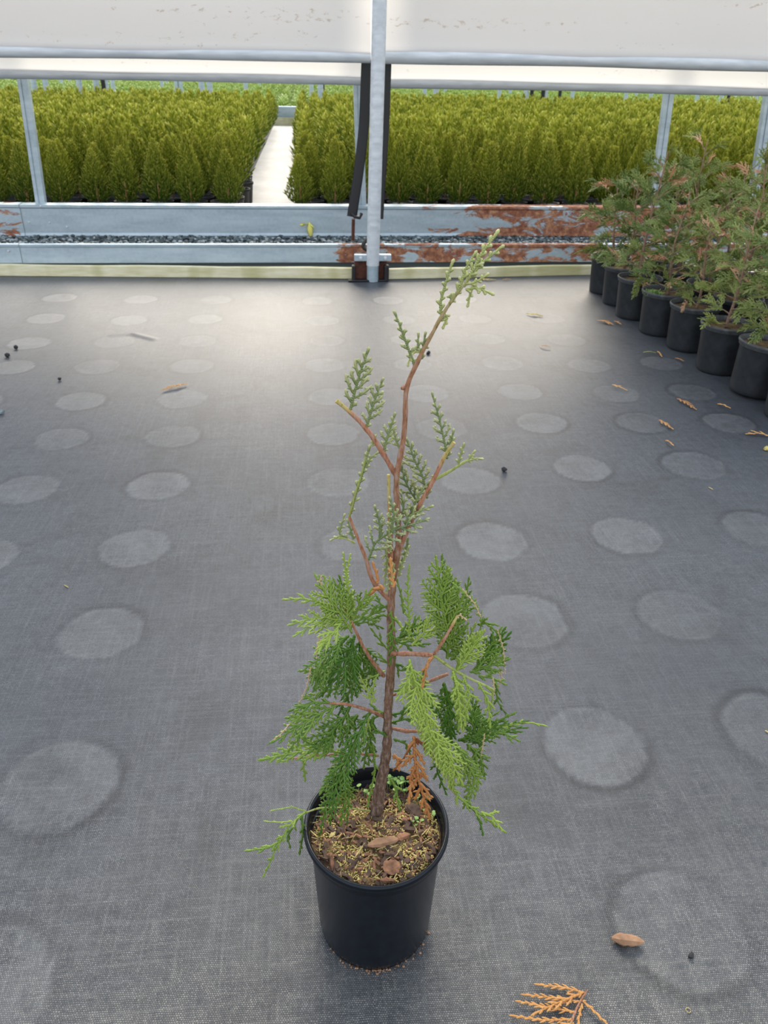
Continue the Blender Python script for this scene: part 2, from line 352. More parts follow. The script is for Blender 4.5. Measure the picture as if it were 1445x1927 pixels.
# floor sheet with the pale round marks pots have left (a stain mask stored per vertex)
marks = [(-1.45, 4.717, .097), (-.976, 4.668, .094), (-.537, 4.645, .092), (.057, 4.604, .092), (.479, 4.605, .092), (-1.41, 4.285, .10), (-.963, 4.237, .095), (-.56, 4.244, .092), (.079, 4.192, .095), (.50, 4.19, .09),
 (-1.374, 3.852, .10), (-.965, 3.862, .098), (-.556, 3.855, .095), (.09, 3.83, .09), (.5, 3.83, .085), (-1.338, 3.499, .095), (-.966, 3.49, .10), (-.54, 3.478, .10), (.07, 3.46, .095), (.48, 3.45, .09),
 (-1.35, 3.07, .10), (-.938, 3.066, .10), (-.53, 3.069, .10), (.085, 3.06, .095), (.49, 3.08, .10), (-1.33, 2.69, .10), (-.919, 2.692, .098), (-.515, 2.694, .10), (.08, 2.68, .10), (.50, 2.71, .10),
 (-.926, 2.299, .10), (-.509, 2.299, .10), (.085, 2.29, .105), (.529, 2.274, .10), (-.93, 1.9, .095), (-.516, 1.919, .10), (.10, 1.90, .09), (.518, 1.888, .105), (-.526, 1.535, .10), (.518, 1.512, .11),
 (-.505, 1.074, .11), (.56, 1.092, .105), (.57, .698, .102), (-.52, .69, .105), (.91, 3.452, .10), (.905, 3.08, .095), (.905, 2.742, .10), (.939, 2.342, .10), (.932, 1.891, .105), (.925, 1.505, .105), (.96, 1.1, .11),
 (.92, 3.83, .09), (.93, 4.2, .09), (1.317, 3.404, .10), (1.319, 3.038, .10), (1.305, 2.721, .10), (1.346, 2.339, .11), (1.35, 1.9, .105), (1.36, 1.5, .1), (1.33, 3.80, .1), (1.34, 4.2, .1), (1.68, 3.42, .1), (1.66, 3.04, .1), (1.66, 2.70, .1), (-1.76, 3.1, .1), (-1.8, 3.85, .1), (.93, 4.62, .09)]
xs = np.arange(-3.6, 4.6, .0125); ys = np.concatenate([np.arange(.25, 1.6, .008), np.arange(1.6, 5.32, .0125)])
X, Y = np.meshgrid(xs, ys); mask = np.full(X.shape, .5)
def lump(th, seed):
    r_ = np.random.default_rng(seed); return sum(r_.uniform(-1, 1)*np.sin(k_*th+r_.uniform(0, 6.28))/k_**.8 for k_ in range(2, 9))
gn = rng.uniform(-1, 1, X.shape)
for i, (mx, my, mr_) in enumerate(marks):
    sel = (np.abs(X-mx) < .2) & (np.abs(Y-my) < .2); xx, yy = X[sel]-mx, Y[sel]-my; th = np.arctan2(yy, xx)
    d = np.hypot(xx, yy)/(mr_*.98*(1+.048*lump(th, i))); st = np.random.default_rng(100+i).uniform(.45, 1.)*(.55 if mx > 1.2 else 1.)
    inside = np.clip((1.03-d)/.07, 0, 1); ring = np.exp(-((d-1.1)/.10)**2)*(.6+.4*np.sin(th+i))*np.clip((d-.97)/.05, 0, 1)
    edge = np.exp(-((d-.95)/.05)**2)*.12
    val = .5+inside*(.42*st+edge)-ring*.46*np.random.default_rng(i).uniform(.3, 1.)+gn[sel]*inside*.05
    cur = mask[sel]; mask[sel] = np.where(np.abs(val-.5) > np.abs(cur-.5), val, cur)
nx, ny = len(xs), len(ys)
Zf = .0012*np.sin(X*2.1+1)*np.cos(Y*1.7)
for (ax0, ay0), (bx0, by0), hgt in (((215, 631), (250, 628), .005), ((250, 628), (288, 638), .008)):   # low ridge added to the cloth to give a puddle's glare streak
    a_, b_ = gz(ax0, ay0)[:2], gz(bx0, by0)[:2]; d_ = b_-a_; L_ = np.hypot(*d_); t_ = np.clip(((X-a_[0])*d_[0]+(Y-a_[1])*d_[1])/L_**2, 0, 1)
    Zf = np.maximum(Zf, Zf*0+hgt*np.exp(-(np.hypot(X-a_[0]-t_*d_[0], Y-a_[1]-t_*d_[1])/.020)**2)-.0012)
Vf = np.stack([X, Y, Zf-.0012], -1).reshape(-1, 3); ii = np.arange(nx*ny).reshape(ny, nx)
Ff = np.stack([ii[:-1, :-1], ii[:-1, 1:], ii[1:, 1:], ii[1:, :-1]], -1).reshape(-1, 4)
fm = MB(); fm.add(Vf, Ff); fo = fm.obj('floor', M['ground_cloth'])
at = fo.data.attributes.new('mark', 'FLOAT', 'POINT'); at.data.foreach_set('value', mask.ravel().astype(np.float32))
for nm in ('tip', 'tint'): fo.data.attributes.remove(fo.data.attributes[nm])
stru(fo)
# ground under and beyond
g = MB(); box(g, (-9, -4, -.05), (9, 5.30, -.004)); o = stru(g.obj('floor_base', M['bed_ground'], smooth=False))
g = MB(); box(g, (-16, 5.80, -.05), (22, 62, .10)); stru(g.obj('ground', M['bed_ground'], smooth=False))
g = MB(); PA0 = gz(490, 383, .1)[0]; 
box(g, (-.60, 5.86, .1), (-.08, 18.4, .112)); stru(g.obj('path', M['path'], smooth=False))

# ================================================================== GUTTER, BEAMS, BOARDS
def zat(x, y, Y): return gy(x, y, Y)[2]
YB, YN, YFb, YC1, YC2, YP = 5.15, 5.33, 5.76, 5.26, 5.60, 5.80
zt, zb = zat(300, 385, YFb), .15
fbprof = [(YFb, zb), (YFb-.012, zb+.012), (YFb-.004, zb+.03), (YFb-.004, zt-.028), (YFb-.014, zt-.02), (YFb-.014, zt-.004), (YFb+.07, zt), (YFb+.07, zt-.006), (YFb+.004, zt-.010), (YFb+.004, zb+.004)]
def seg(name, prof, x0, x1, mat, label, extra=None):
    m_ = MB(); extrude_x(m_, prof, x0, x1, max(2, int((x1-x0)*3))); o = m_.obj(name, M[mat], smooth=False); tag(o, label, 'beam'); 
    if extra: extra(o)
    return o
def bolts(o, pts, r_=.009):
    for p in pts:
        b = MB(); a = V3(*p); tube(b, [a, a+V3(0, -.006, 0)], [r_, r_*.8], 8, side=V3(0, 0, 1)); tube(b, [a+V3(0, -.006, 0), a+V3(0, -.012, 0)], [r_*.55, r_*.45], 6, side=V3(0, 0, 1))
        b.obj('bolt', M['bolt'], o)
xj = gy(40, 430, YFb)[0]; zmid = (zt+zb)/2
seg('steel_beam', fbprof, xj-.002, 4.6, 'galv_far_beam', 'long upper galvanised beam, bare steel on the left and brown rust right of the post', lambda o: bolts(o, [gy(75, 380, YFb-.014)*V3(1, 1, 0)+V3(0, 0, zt-.01), gy(55, 418, YFb-.004), gy(93, 419, YFb-.004), gy(126, 427, YFb-.004), gy(1236, 396, YFb-.014), gy(733, 431, YFb-.004)], .006))
fb2 = [(y-.006, z+(.003 if z > .3 else 0)) for y, z in fbprof]
seg('steel_beam', fb2, -3.6, xj+.02, 'galv_far_beam', 'short end of upper steel beam at the left edge with a curl of rust')
nt_, nb_ = zat(300, 459, YN), zat(300, 495, YN)
nprof = [(YN, nb_), (YN-.008, nb_+.004), (YN-.004, nt_-.022), (YN-.012, nt_-.018), (YN-.014, nt_-.004), (YN-.006, nt_), (YN+.02, nt_), (YN+.02, nt_-.005), (YN-.002, nt_-.008), (YN+.006, nb_)]
xj2 = gy(36, 475, YN)[0]
seg('steel_beam', nprof, xj2-.002, 4.6, 'galv_near_beam', 'long lower galvanised beam above the timber boards, rusty around the post base')
nb2 = [(y-.006, z+.002) for y, z in nprof]
seg('steel_beam', nb2, -3.6, xj2+.01, 'galv_near_beam', 'short end of lower steel beam with one bolt at left edge', lambda o: bolts(o, [gy(16, 472, YN-.012)], .009))
# gravel between the beams
gv = MB(); box(gv, (-3.6, YN+.02, .0), (4.6, YFb-.005, nt_-.035))
ico = np.array([(0, 0, 1), (.894, 0, .447), (.276, .851, .447), (-.724, .526, .447), (-.724, -.526, .447), (.276, -.851, .447), (.724, .526, -.447), (-.276, .851, -.447), (-.894, 0, -.447), (-.276, -.851, -.447), (.724, -.526, -.447), (0, 0, -1)])
icf = np.array([(0, 1, 2), (0, 2, 3), (0, 3, 4), (0, 4, 5), (0, 5, 1), (1, 6, 2), (2, 7, 3), (3, 8, 4), (4, 9, 5), (5, 10, 1), (6, 7, 2), (7, 8, 3), (8, 9, 4), (9, 10, 5), (10, 6, 1), (11, 7, 6), (11, 8, 7), (11, 9, 8), (11, 10, 9), (11, 6, 10)])
def rock(mb, c, s, tint=.5, flat=.7):
    q = ico*(1+rng.uniform(-.25, .25, (12, 1)))*np.array([s*rng.uniform(.7, 1.3), s*rng.uniform(.7, 1.3), s*flat]); a = rng.uniform(0, 6.28)
    q = q @ np.array([(math.cos(a), math.sin(a), 0), (-math.sin(a), math.cos(a), 0), (0, 0, 1)]); mb.add(q+np.asarray(c), icf, 0, tint)
for i in range(3600):
    rock(gv, (rng.uniform(-2.6, 3.6), rng.uniform(YN+.05, YFb-.02), nt_-.032+rng.uniform(0, .008)), rng.uniform(.008, .018), rng.uniform(0, 1))
n = NT('gravel_stones'); ti = n.attr('tint'); n.P(n.ramp(ti, (0., (.02, .03, .032)), (.7, (.09, .12, .125)), (.98, (.38, .42, .42))), .45); M['gravel_stones'] = n.m
tag(gv.obj('gravel', M['gravel_stones'], smooth=False), 'dark wet grey gravel filling the gutter between the two steel beams', 'gravel', kind='stuff')
# timber boards
def board(p0, p1, h, label):
    m_ = MB(); L = np.linalg.norm(p1-p0); d = unit(p1-p0); nrm = V3(-d[1], d[0], 0); ks = 14
    V = []
    for i in range(ks):
        c = p0+d*L*i/(ks-1); wz = .0025*math.sin(i*1.7)
        for off, z in ((0, 0), (0, h+wz), (.04, h+wz), (.04, 0)): V.append(c+nrm*off+V3(0, 0, z))
    m_.add(V, grid_faces(ks, 4)); m_.add(V[:4], [(0, 1, 2, 3)]); m_.add(V[-4:], [(3, 2, 1, 0)])
    return tag(bevel(m_.obj('timber_board', M['timber'], smooth=False), .003), label, 'board')
a0, a1 = gz(-400, 516), gz(662, 525); b0, b1 = gz(722, 526), gz(1500, 509)
board(a0*V3(1, 1, 0), a1*V3(1, 1, 0), .068, 'pale mossy timber board on the floor edge left of the post')
board(b0*V3(1, 1, 0), b1*V3(1, 1, 0), .064, 'pale greenish timber board on the floor edge right of the post')

# ================================================================== POSTS, PIPES, CURTAINS
def post_c(x, Yp, z0, z1, lean=0., name='steel_post', label='', w_=.062):
    m_ = MB(); h = w_/2
    # box section with a shallow groove down the front
    pr = [(-h, 0), (-h*.35, 0), (-h*.3, .007), (-h*.05, .007), (0, 0), (h, 0), (h, .05), (-h, .05)]
    V = []
    for z in np.linspace(z0, z1, 4):
        for a, b in pr: V.append((x+a+lean*(z-z0), Yp+b, z))
    m_.add(V, grid_faces(4, 8)); o = m_.obj(name, M['galv'], smooth=False); return tag(o, label, 'post')
for (x0, y0, x1, y1, lab) in [(75, 380, 41, 150, 'grooved steel post standing on upper beam near the left edge'), (681, 384, 674, 160, 'pale steel post behind the black strap, left of the round post'),
                              (1232, 390, 1261, 175, 'grooved steel post on upper beam seen behind the row of potted cedars'), (1420, 380, 1444, 225, 'steel post at the right edge behind the potted cedars')]:
    A = gy(x0, y0, YP); B = gy(x1, y1, YP); o = post_c(A[0], YP, zt-.012, 2.6, (B[0]-A[0])/(B[2]-A[2]), label=lab)
# round post in front
xb, xt = gy(701, 525, 5.09), gy(714, 10, 5.09); pr_ = .041
pe = empty('round_post', (xb[0], 5.09, 0), 'round galvanised steel post standing in the middle of the fence line', 'post')
m_ = MB(); lean = (xt[0]-xb[0])/(xt[2]-xb[2]); tube(m_, [(0, 0, .10), (lean*1.3, 0, 1.3), (lean*2.8, 0, 2.8)], pr_, 24, side=V3(1, 0, 0), cap=False); m_.obj('pole', M['pipe'], pe)
m_ = MB(); tube(m_, [(0, 0, 0), (0, 0, .11)], pr_*.93, 24, side=V3(1, 0, 0)); m_.obj('ground_sleeve', M['galv'], pe)
m_ = MB(); box(m_, (-.115, .035, 0), (.095, .075, .14)); bevel(m_.obj('bracket', M['rust'], pe, smooth=False), .004)
m_ = MB(); pass
for bx_ in (-.078, .080):
    m_ = MB(); box(m_, (bx_-.04, -.004, .125), (bx_+.04, .036, .165)); cl = bevel(m_.obj('clamp', M['galv'], pe, smooth=False), .003)
    b = MB(); tube(b, [(bx_, -.004, .145), (bx_, -.012, .145)], [.013, .011], 6, side=V3(0, 0, 1)); tube(b, [(bx_, -.012, .145), (bx_, -.022, .145)], .006, 8, side=V3(0, 0, 1)); b.obj('bolt', M['bolt'], cl)
for x0, x1 in ((-.135, -.112), (.075, .105)):
    b = MB(); box(b, (x0, -.02, 0), (x1, .03, .10)); bevel(b.obj('rubber_flap', M['rubber'], pe, smooth=False), .006)
b = MB(); box(b, (-.16, -.03, 0), (-.02, .02, .012)); box(b, (.02, -.02, 0), (.10, .02, .01)); bevel(b.obj('rubber_pad', M['rubber'], pe, smooth=False), .004)
# curtains: sheet + hem pipe
def curtain(x0, x1, Yc, p0, p1, rad, zt_, matn, label, ply, steps=60):
    """p0,p1 = z of hem pipe centre at both ends"""
    e_ = empty('plastic_curtain', ((x0+x1)/2, Yc, p0), label, 'curtain'); ox = (x0+x1)/2
    m_ = MB(); zs = np.r_[0, np.linspace(.03, zt_-p0, 26)]; V = []
    for z in zs:
        for x in np.linspace(x0, x1, steps):
            pz = (p1-p0)*(x-x0)/(x1-x0)
            amp = min(1, z/.15); yy = -rad*.9*(1-amp*.9)+ply+.006*amp*math.sin(z*31+2*math.sin(x*1.3))+.010*amp*math.sin(x*2.3+z*5)
            V.append((x-ox, yy, pz*(1-z/(zt_-p0))+z+rad*.3))
    m_.add(V, grid_faces(len(zs), steps, False)); m_.obj('sheet', M[matn], e_)
    m_ = MB(); k_ = 30; tt = np.linspace(0, 1, k_)
    P = np.c_[x0-ox+(x1-x0)*tt, np.full(k_, ply*0), (p1-p0)*tt+.004*np.sin(tt*9)]
    tube(m_, P, rad*(1+.05*np.sin(tt*23)), 18, side=V3(0, 0, 1)); m_.obj('hem_pipe', M['pipe'], e_); return e_
def zc_(x, y, Y): return gy(x, y, Y)[2]
xa, xb2 = gy(697, 100, YC1)[0], gy(724, 100, YC1)[0]; xl, xr = -5.2, 6.2
def ext(x0, z0, x1, z1, xq): return z0+(z1-z0)*(xq-x0)/(x1-x0)
zl0, zl1 = zc_(0, 94.5, YC1), zc_(697, 108, YC1); xl0 = gy(0, 97, YC1)[0]
curtain(xl, xa, YC1, ext(xl0, zl0, xa, zl1, xl), zl1, .033, 3.0, 'sheet_near', 'near white plastic curtain with its hem pipe, left of round post', .0)  # near sheets extended above the view to shade floor and plant from the sun
zr0, zr1 = zc_(724, 106, YC1), zc_(1444, 121, YC1); xr1 = gy(1444, 121, YC1)[0]
curtain(xb2, xr, YC1, zr0, ext(xb2, zr0, xr1, zr1, xr), .039, 3.0, 'sheet_near', 'near white plastic curtain with its hem pipe, right of round post', .0)
xa, xb2 = gy(682, 150, YC2)[0], gy(733, 157, YC2)[0]
zl0, zl1 = zc_(0, 136.5, YC2), zc_(682, 152, YC2); xl0 = gy(0, 139, YC2)[0]
curtain(xl, xa, YC2, ext(xl0, zl0, xa, zl1, xl), zl1, .029, 2.5, 'sheet_far', 'rear white plastic curtain hanging behind the left hem pipe', .0)
zr0, zr1 = zc_(733, 156, YC2), zc_(1444, 171, YC2); xr1 = gy(1444, 171, YC2)[0]
curtain(xb2, xr, YC2, zr0, ext(xb2, zr0, xr1, zr1, xr), .030, 2.5, 'sheet_far', 'rear white plastic curtain hanging behind the right hem pipe', .0)
# straps
def strap(pts, Ys, wd, label, tail=None):
    m_ = MB(); P = [gy(x, y, Yq) for (x, y), Yq in zip(pts, Ys)]; P = smooth_path(P, 22); tube(m_, P, wd/2, 8, side=V3(1, 0, 0), flat=.1)
    o = m_.obj('strap', M['black_strap']); tag(o, label, 'strap')
    if tail: tail(o)
    return o
def tail1(o):
    m_ = MB(); P = [gy(662, 402, 5.28), gy(668, 408, 5.27), gy(676, 410, 5.27), gy(680, 402, 5.28)]; tube(m_, P, .022, 8, side=V3(0, 1, 0), flat=.5); m_.obj('hook', M['rubber'], o)
    m_ = MB(); tube(m_, [gy(665, 412, 5.30), gy(664, 452, 5.34)], .011, 8, side=V3(1, 0, 0)); m_.obj('rod', M['rust'], o)
strap([(690, 112), (685, 240), (674, 330), (662, 408)], [5.34, 5.33, 5.30, 5.28], .064, 'black webbing strap running down left of the round post to a hook', tail1)
strap([(729, 112), (725, 240), (718, 340), (714, 412)], [5.34, 5.33, 5.30, 5.28], .05, 'black webbing strap hanging partly hidden right of the round post')
m_ = MB(); a = gy(683, 463, 5.24); tube(m_, smooth_path([gy(697, 445, 5.24), gy(688, 452, 5.23), gy(680, 465, 5.22), gy(690, 470, 5.22)], 8), .025, 8, side=V3(0, 1, 0), flat=.5)
tag(m_.obj('rubber_hook', M['rubber']), 'black rubber hook over the lower beam beside the round post', 'hook')
# yellow seedling on the beam
wl = empty('seedling', gy(583, 432, YFb-.02), 'small yellow willow-like leaf sprig stuck on the blue-grey upper beam', 'leaf')
tw = Twigs(); b = wl.location; b = V3(b.x, b.y, b.z)
m_ = MB()
for (x0, y0, x1, y1, r_) in [(582, 418, 585, 450, .020), (581, 421, 563, 423, .014), (582, 420, 592, 430, .007)]:
    A = gy(x0, y0, YFb-.02)-b; B = gy(x1, y1, YFb-.03)-b; P = smooth_path([A, (A+B)/2+V3(0, -.01, 0), B], 7)
    tube(m_, P, np.array([.15, .7, 1, 1, .8, .5, .1])*r_, 6, side=V3(1, 0, .2), flat=.25)
n = NT('yellow_leaf'); n.P((.72, .68, .16), .5); M['yellow_leaf'] = n.m; m_.obj('leaf_blade', M['yellow_leaf'], wl)
# far gutter at the end of the first field
m_ = MB(); box(m_, (-14, 18.55, .1), (20, 18.61, .26)); tag(m_.obj('timber_edging', M['timber'], smooth=False), 'low timber edging board crossing the far end of path', 'board')
m_ = MB(); box(m_, (-14, 18.75, .1), (20, 18.83, .47)); tag(bevel(m_.obj('far_gutter', M['galv'], smooth=False), .02), 'far grey steel gutter rail crossing beyond the end of the path', 'gutter')
# field posts: (pixel x at y~170, distance, material)
fp = [(66, 18.9, 0), (88, 18.9, 0), (151, 18.7, 0), (183, 18.7, 0), (196, 18.4, 1), (201, 18.9, 0), (214, 24, 0), (118, 30, 0), (134, 36, 0), (306, 30, 0), (315, 36, 0), (333, 24, 0), (341, 24, 0), (380, 18.9, 0), (395, 18.7, 0),
      (463, 24, 0), (489, 36, 0), (586, 24, 0), (603, 18.9, 0), (607, 19.1, 1), (576, 40, 0), (799, 24, 0), (820, 18.8, 0), (752, 36, 1), (838, 30, 0), (940, 24, 0), (960, 30, 0), (990, 18.7, 0), (1001, 19, 1), (1022, 18.6, 1), (1026, 18.7, 0),
      (1054, 22, 1), (1078, 24, 0), (915, 34, 1), (1166, 36, 0), (1179, 24, 0), (1198, 30, 0), (1226, 24, 0), (1314, 24, 0), (1360, 24, 0), (1373, 22, 1), (1385, 30, 0), (1395, 36, 1), (1425, 22, 0)]
for px, Yq, mt in fp:
    A = gy(px, 172, Yq); m_ = MB(); tube(m_, [(0, 0, 0), (0, 0, 3.2)], .06 if mt == 0 else .045, 8, side=V3(1, 0, 0), cap=False)
    o = m_.obj('field_post', M['galv'] if mt == 0 else M['black_strap']); o.location = (A[0], A[1], .1)
    tag(o, 'thin grey steel post standing far out among the field plants' if mt == 0 else 'thin black upright standing among the far field plants', 'post', 'grey posts out in the field' if mt == 0 else 'black uprights out in the field')

# ================================================================== POTS
def pot_mesh(H, R, n_=48, lip=1.):
    m_ = MB(); rb = R*.81
    lathe(m_, [(0, .002), (rb*.9, .002), (rb*.97, 0), (rb, .004), (rb*1.02, .018), (R*.905, H*.86), (R*.925, H*.90), (R*.93, H*.905), (R*.90, H*.905), (rb*.97, .02), (0, .02)], n_); return m_
def rim_mesh(H, R, n_=48):
    m_ = MB(); q = [(R*.93, H*.885), (R*.955, H*.893), (R*.958, H*.93), (R*.985, H*.945), (R*1., H*.965), (R*.995, H*.985), (R*.975, H*1.), (R*.945, H*.995), (R*.925, H*.97), (R*.90, H*.90), (R*.90, H*.88), (R*.925, H*.885), (R*.93, H*.885)]
    lathe(m_, q, n_); return m_
PH, PR = .233, .108

# ================================================================== MAIN PLANT
pc = V3(.077, .757, 0)
mp = empty('potted_cedar', pc, 'tall leggy young cedar in a black plastic pot standing alone in the foreground', 'potted plant')
def rel(o_mb):
    o_mb.v = [v-pc for v in o_mb.v]; return o_mb
po = pot_mesh(PH, PR, 96).obj('pot', M['black_plastic'], mp); rim_mesh(PH, PR, 96).obj('rim', M['black_plastic'], po)
SZ = .212
# soil surface
m_ = MB(); nr, na = 34, 96; V = []
for i in range(nr):
    r_ = PR*.905*i/(nr-1)
    for j in range(na):
        a = j/na*6.283; x, y = r_*math.cos(a), r_*math.sin(a)
        z = SZ-.004+.004*math.sin(x*60)*math.cos(y*47+1)+.0028*math.sin(x*190+y*90)*math.cos(y*160)+rng.uniform(-.0015, .0015)
        z += -.016*max(0, (y/PR+.05))+.004*math.exp(-((x+.01)**2+(y-.0)**2)/.0008)
        V.append((x, y, z))
m_.add(V, grid_faces(nr, na)); soil = m_.obj('soil', M['soil'], mp)
def soilz(x, y): return SZ-.004-.016*max(0, y/PR+.05)+.003
def chips(mat, num, lr, wr, hr, name, seed, kind='stuff', zoff=0.):
    r_ = random.Random(seed); m_ = MB()
    for _ in range(num):
        rr_ = PR*.86*math.sqrt(r_.random()); a = r_.uniform(0, 6.28); x, y = rr_*math.cos(a), rr_*math.sin(a)
        L, W_, H_ = r_.uniform(*lr), r_.uniform(*wr), r_.uniform(*hr); q = np.array([(-L, -W_*r_.uniform(.5, 1), -H_), (L*r_.uniform(.8, 1), -W_*.7, -H_), (L, W_*.6, -H_), (-L*.8, W_, -H_), (-L*.9, -W_*.8, H_), (L*.7, -W_*.6, H_), (L*.8, W_*.7, H_), (-L*r_.uniform(.5, 1), W_*.7, H_)])
        R3 = np.array(Matrix.Rotation(r_.uniform(0, 6.28), 3, 'Z') @ Matrix.Rotation(r_.uniform(-.5, .5), 3, 'Y') @ Matrix.Rotation(r_.uniform(-.4, .4), 3, 'X'))
        m_.add(q @ R3.T+V3(x, y, soilz(x, y)+H_+zoff), [(0, 3, 2, 1), (4, 5, 6, 7), (0, 1, 5, 4), (1, 2, 6, 5), (2, 3, 7, 6), (3, 0, 4, 7)])
    o = m_.obj(name, M[mat], soil, smooth=False); o['kind'] = kind; return o
chips('bark_chip', 300, (.0025, .008), (.001, .003), (.0006, .0016), 'bark_mulch', 1)
simple('dark_chip', (.10, .06, .04), .85, var=.5, scale=70, bump=.6)
chips('dark_chip', 130, (.004, .012), (.002, .0045), (.001, .0025), 'dark_mulch', 2)
chips('straw', 260, (.002, .009), (.0003, .0009), (.0003, .0008), 'straw_bits', 3, zoff=.002)
m_ = MB(); r_ = random.Random(4)
for _ in range(5600):
    a = r_.uniform(0, 6.28); rr_ = PR*.87*math.sqrt(r_.random()); x, y = rr_*math.cos(a), rr_*math.sin(a)
    if math.sin(x*70+1)*math.cos(y*60)+.35*r_.uniform(-1, 1) < -.15: continue
    rock(m_, (x, y, soilz(x, y)+r_.uniform(0, .002)), r_.uniform(.0005, .0014), r_.random())
o = m_.obj('lichen_crumbs', M['moss_bits'], soil, smooth=False); o['kind'] = 'stuff'
# larger single pieces seen in the photo
def chip_at(px0, py0, px1, py1, wd, th, mat, name, parent, z, label=None, org=pc):
    A, B = gz(px0, py0, z)-org, gz(px1, py1, z)-org; m_ = MB(); k_ = 9; P = smooth_path([A, (A+B)/2+V3(.0005, 0, th*.4), B], k_); P[:, 2] = z-org[2]+th*.5
    pr = np.array([.25, .7, .95, 1.05, .9, 1., .85, .6, .15])*wd; tube(m_, P, pr, 7, side=unit(np.cross(unit(B-A), V3(0, 0, 1))), flat=th/wd, bumpy=.16)
    o = m_.obj(name, M[mat], parent, smooth=False); 
    if label: o['label'] = label
    return o
chip_at(692, 1593, 752, 1580, .0075, .005, 'pale_bark', 'bark_piece', soil, .214, 'large pale bark piece')
chip_at(745, 1580, 772, 1572, .006, .005, 'bark_chip', 'bark_piece', soil, .213)
chip_at(722, 1640, 752, 1626, .012, .005, 'bark_chip', 'bark_piece', soil, .213)
chip_at(715, 1658, 745, 1660, .004, .004, 'bark_chip', 'bark_piece', soil, .214)
chip_at(623, 1606, 625, 1640, .003, .004, 'bark_chip', 'bark_piece', soil, .214)
chip_at(768, 1515, 790, 1540, .011, .006, 'dark_chip', 'bark_piece', soil, .205)
chip_at(657, 1640, 672, 1618, .0035, .004, 'dark_chip', 'bark_piece', soil, .212)
chip_at(622, 1576, 632, 1560, .0035, .002, 'straw', 'straw_piece', soil, .212)
chip_at(667, 1615, 688, 1585, .0014, .002, 'straw', 'straw_piece', soil, .214)
chip_at(580, 1560, 598, 1577, .0010, .001, 'straw', 'straw_piece', soil, .213)
# small green weeds behind the stem
m_ = MB(); r_ = random.Random(9)
for cx_, cy_, nn_ in ((742, 1470, 26), (690, 1492, 8), (790, 1545, 7), (755, 1487, 14), (825, 1540, 8), (800, 1500, 12)):
    c0 = gz(cx_, cy_, .212)-pc
    for _ in range(nn_):
        p = c0+V3(r_.uniform(-.012, .012), r_.uniform(-.010, .010), r_.uniform(.0, .014)); rr_ = r_.uniform(.0018, .0042); a = r_.uniform(0, 6.28)
        t1_ = unit(V3(math.cos(a), math.sin(a), r_.uniform(-.2, .5))); t2_ = unit(np.cross(V3(0, 0, 1), t1_)+V3(0, 0, r_.uniform(-.3, .3)))
        q = [p+t1_*math.cos(b)*rr_+t2_*math.sin(b)*rr_ for b in np.arange(8)/8*6.283]; m_.add(q+[p+V3(0, 0, .0012)], [(i, (i+1) % 8, 8) for i in range(8)])
        tube(m_, [V3(p[0], p[1], .205), p], .0004, 4, side=V3(1, 0, 0))
m_.obj('weed_seedlings', M['clover'], mp)['kind'] = 'stuff'
# plane through the stem
B0 = gz(708, 1532, SZ-.008)
def pt(x, y, d=0.):
    q = ray(x, y); t = ((B0+DH*d-CP)@DH)/(q@DH); return CP+q*t
def path(pts): return np.array([pt(*p) for p in pts])
def px(n_, y=1200): return n_*.00068
def stem(name, pts, rpx, mat, k_=28, bumpy=.08, tip=(0, 1), label=None, n_=10, par=None):
    P = path(pts); d = np.r_[0, np.cumsum(np.linalg.norm(np.diff(P, axis=0), axis=1))]; Q = smooth_path(P, k_); t = np.linspace(0, d[-1], k_)
    rd = np.interp(t, d, [r_*.00059 for r_ in rpx])*(1+.09*np.sin(t*230+len(pts))+rng.uniform(-.06, .09, k_))
    m_ = MB(); tube(m_, Q, rd, n_, side=V3(1, 0, 0), bumpy=bumpy, tip=tip); return rel(m_).obj(name, M[mat], par or mp)
trunk = stem('trunk', [(706, 1540), (712, 1500), (720, 1455), (727, 1420), (729, 1380), (730, 1330), (733, 1290), (737, 1240), (736, 1190), (735, 1150), (735, 1130), (739, 1100), (745, 1060), (751, 1015), (748, 960), (744, 900), (750, 875), (760, 825), (763, 770), (762, 732), (775, 702), (792, 668), (806, 640), (822, 612), (835, 585), (858, 556), (884, 521)],
     [17, 15, 13, 12, 10.5, 10, 10, 10, 9, 8.5, 8, 7.5, 7, 6.5, 6, 5.5, 5.5, 5, 4.6, 4.6, 4.5, 4, 3.5, 3.2, 3, 2.6, 2.2], 'bark_trunk', 90, .10, (0, .9), n_=14)
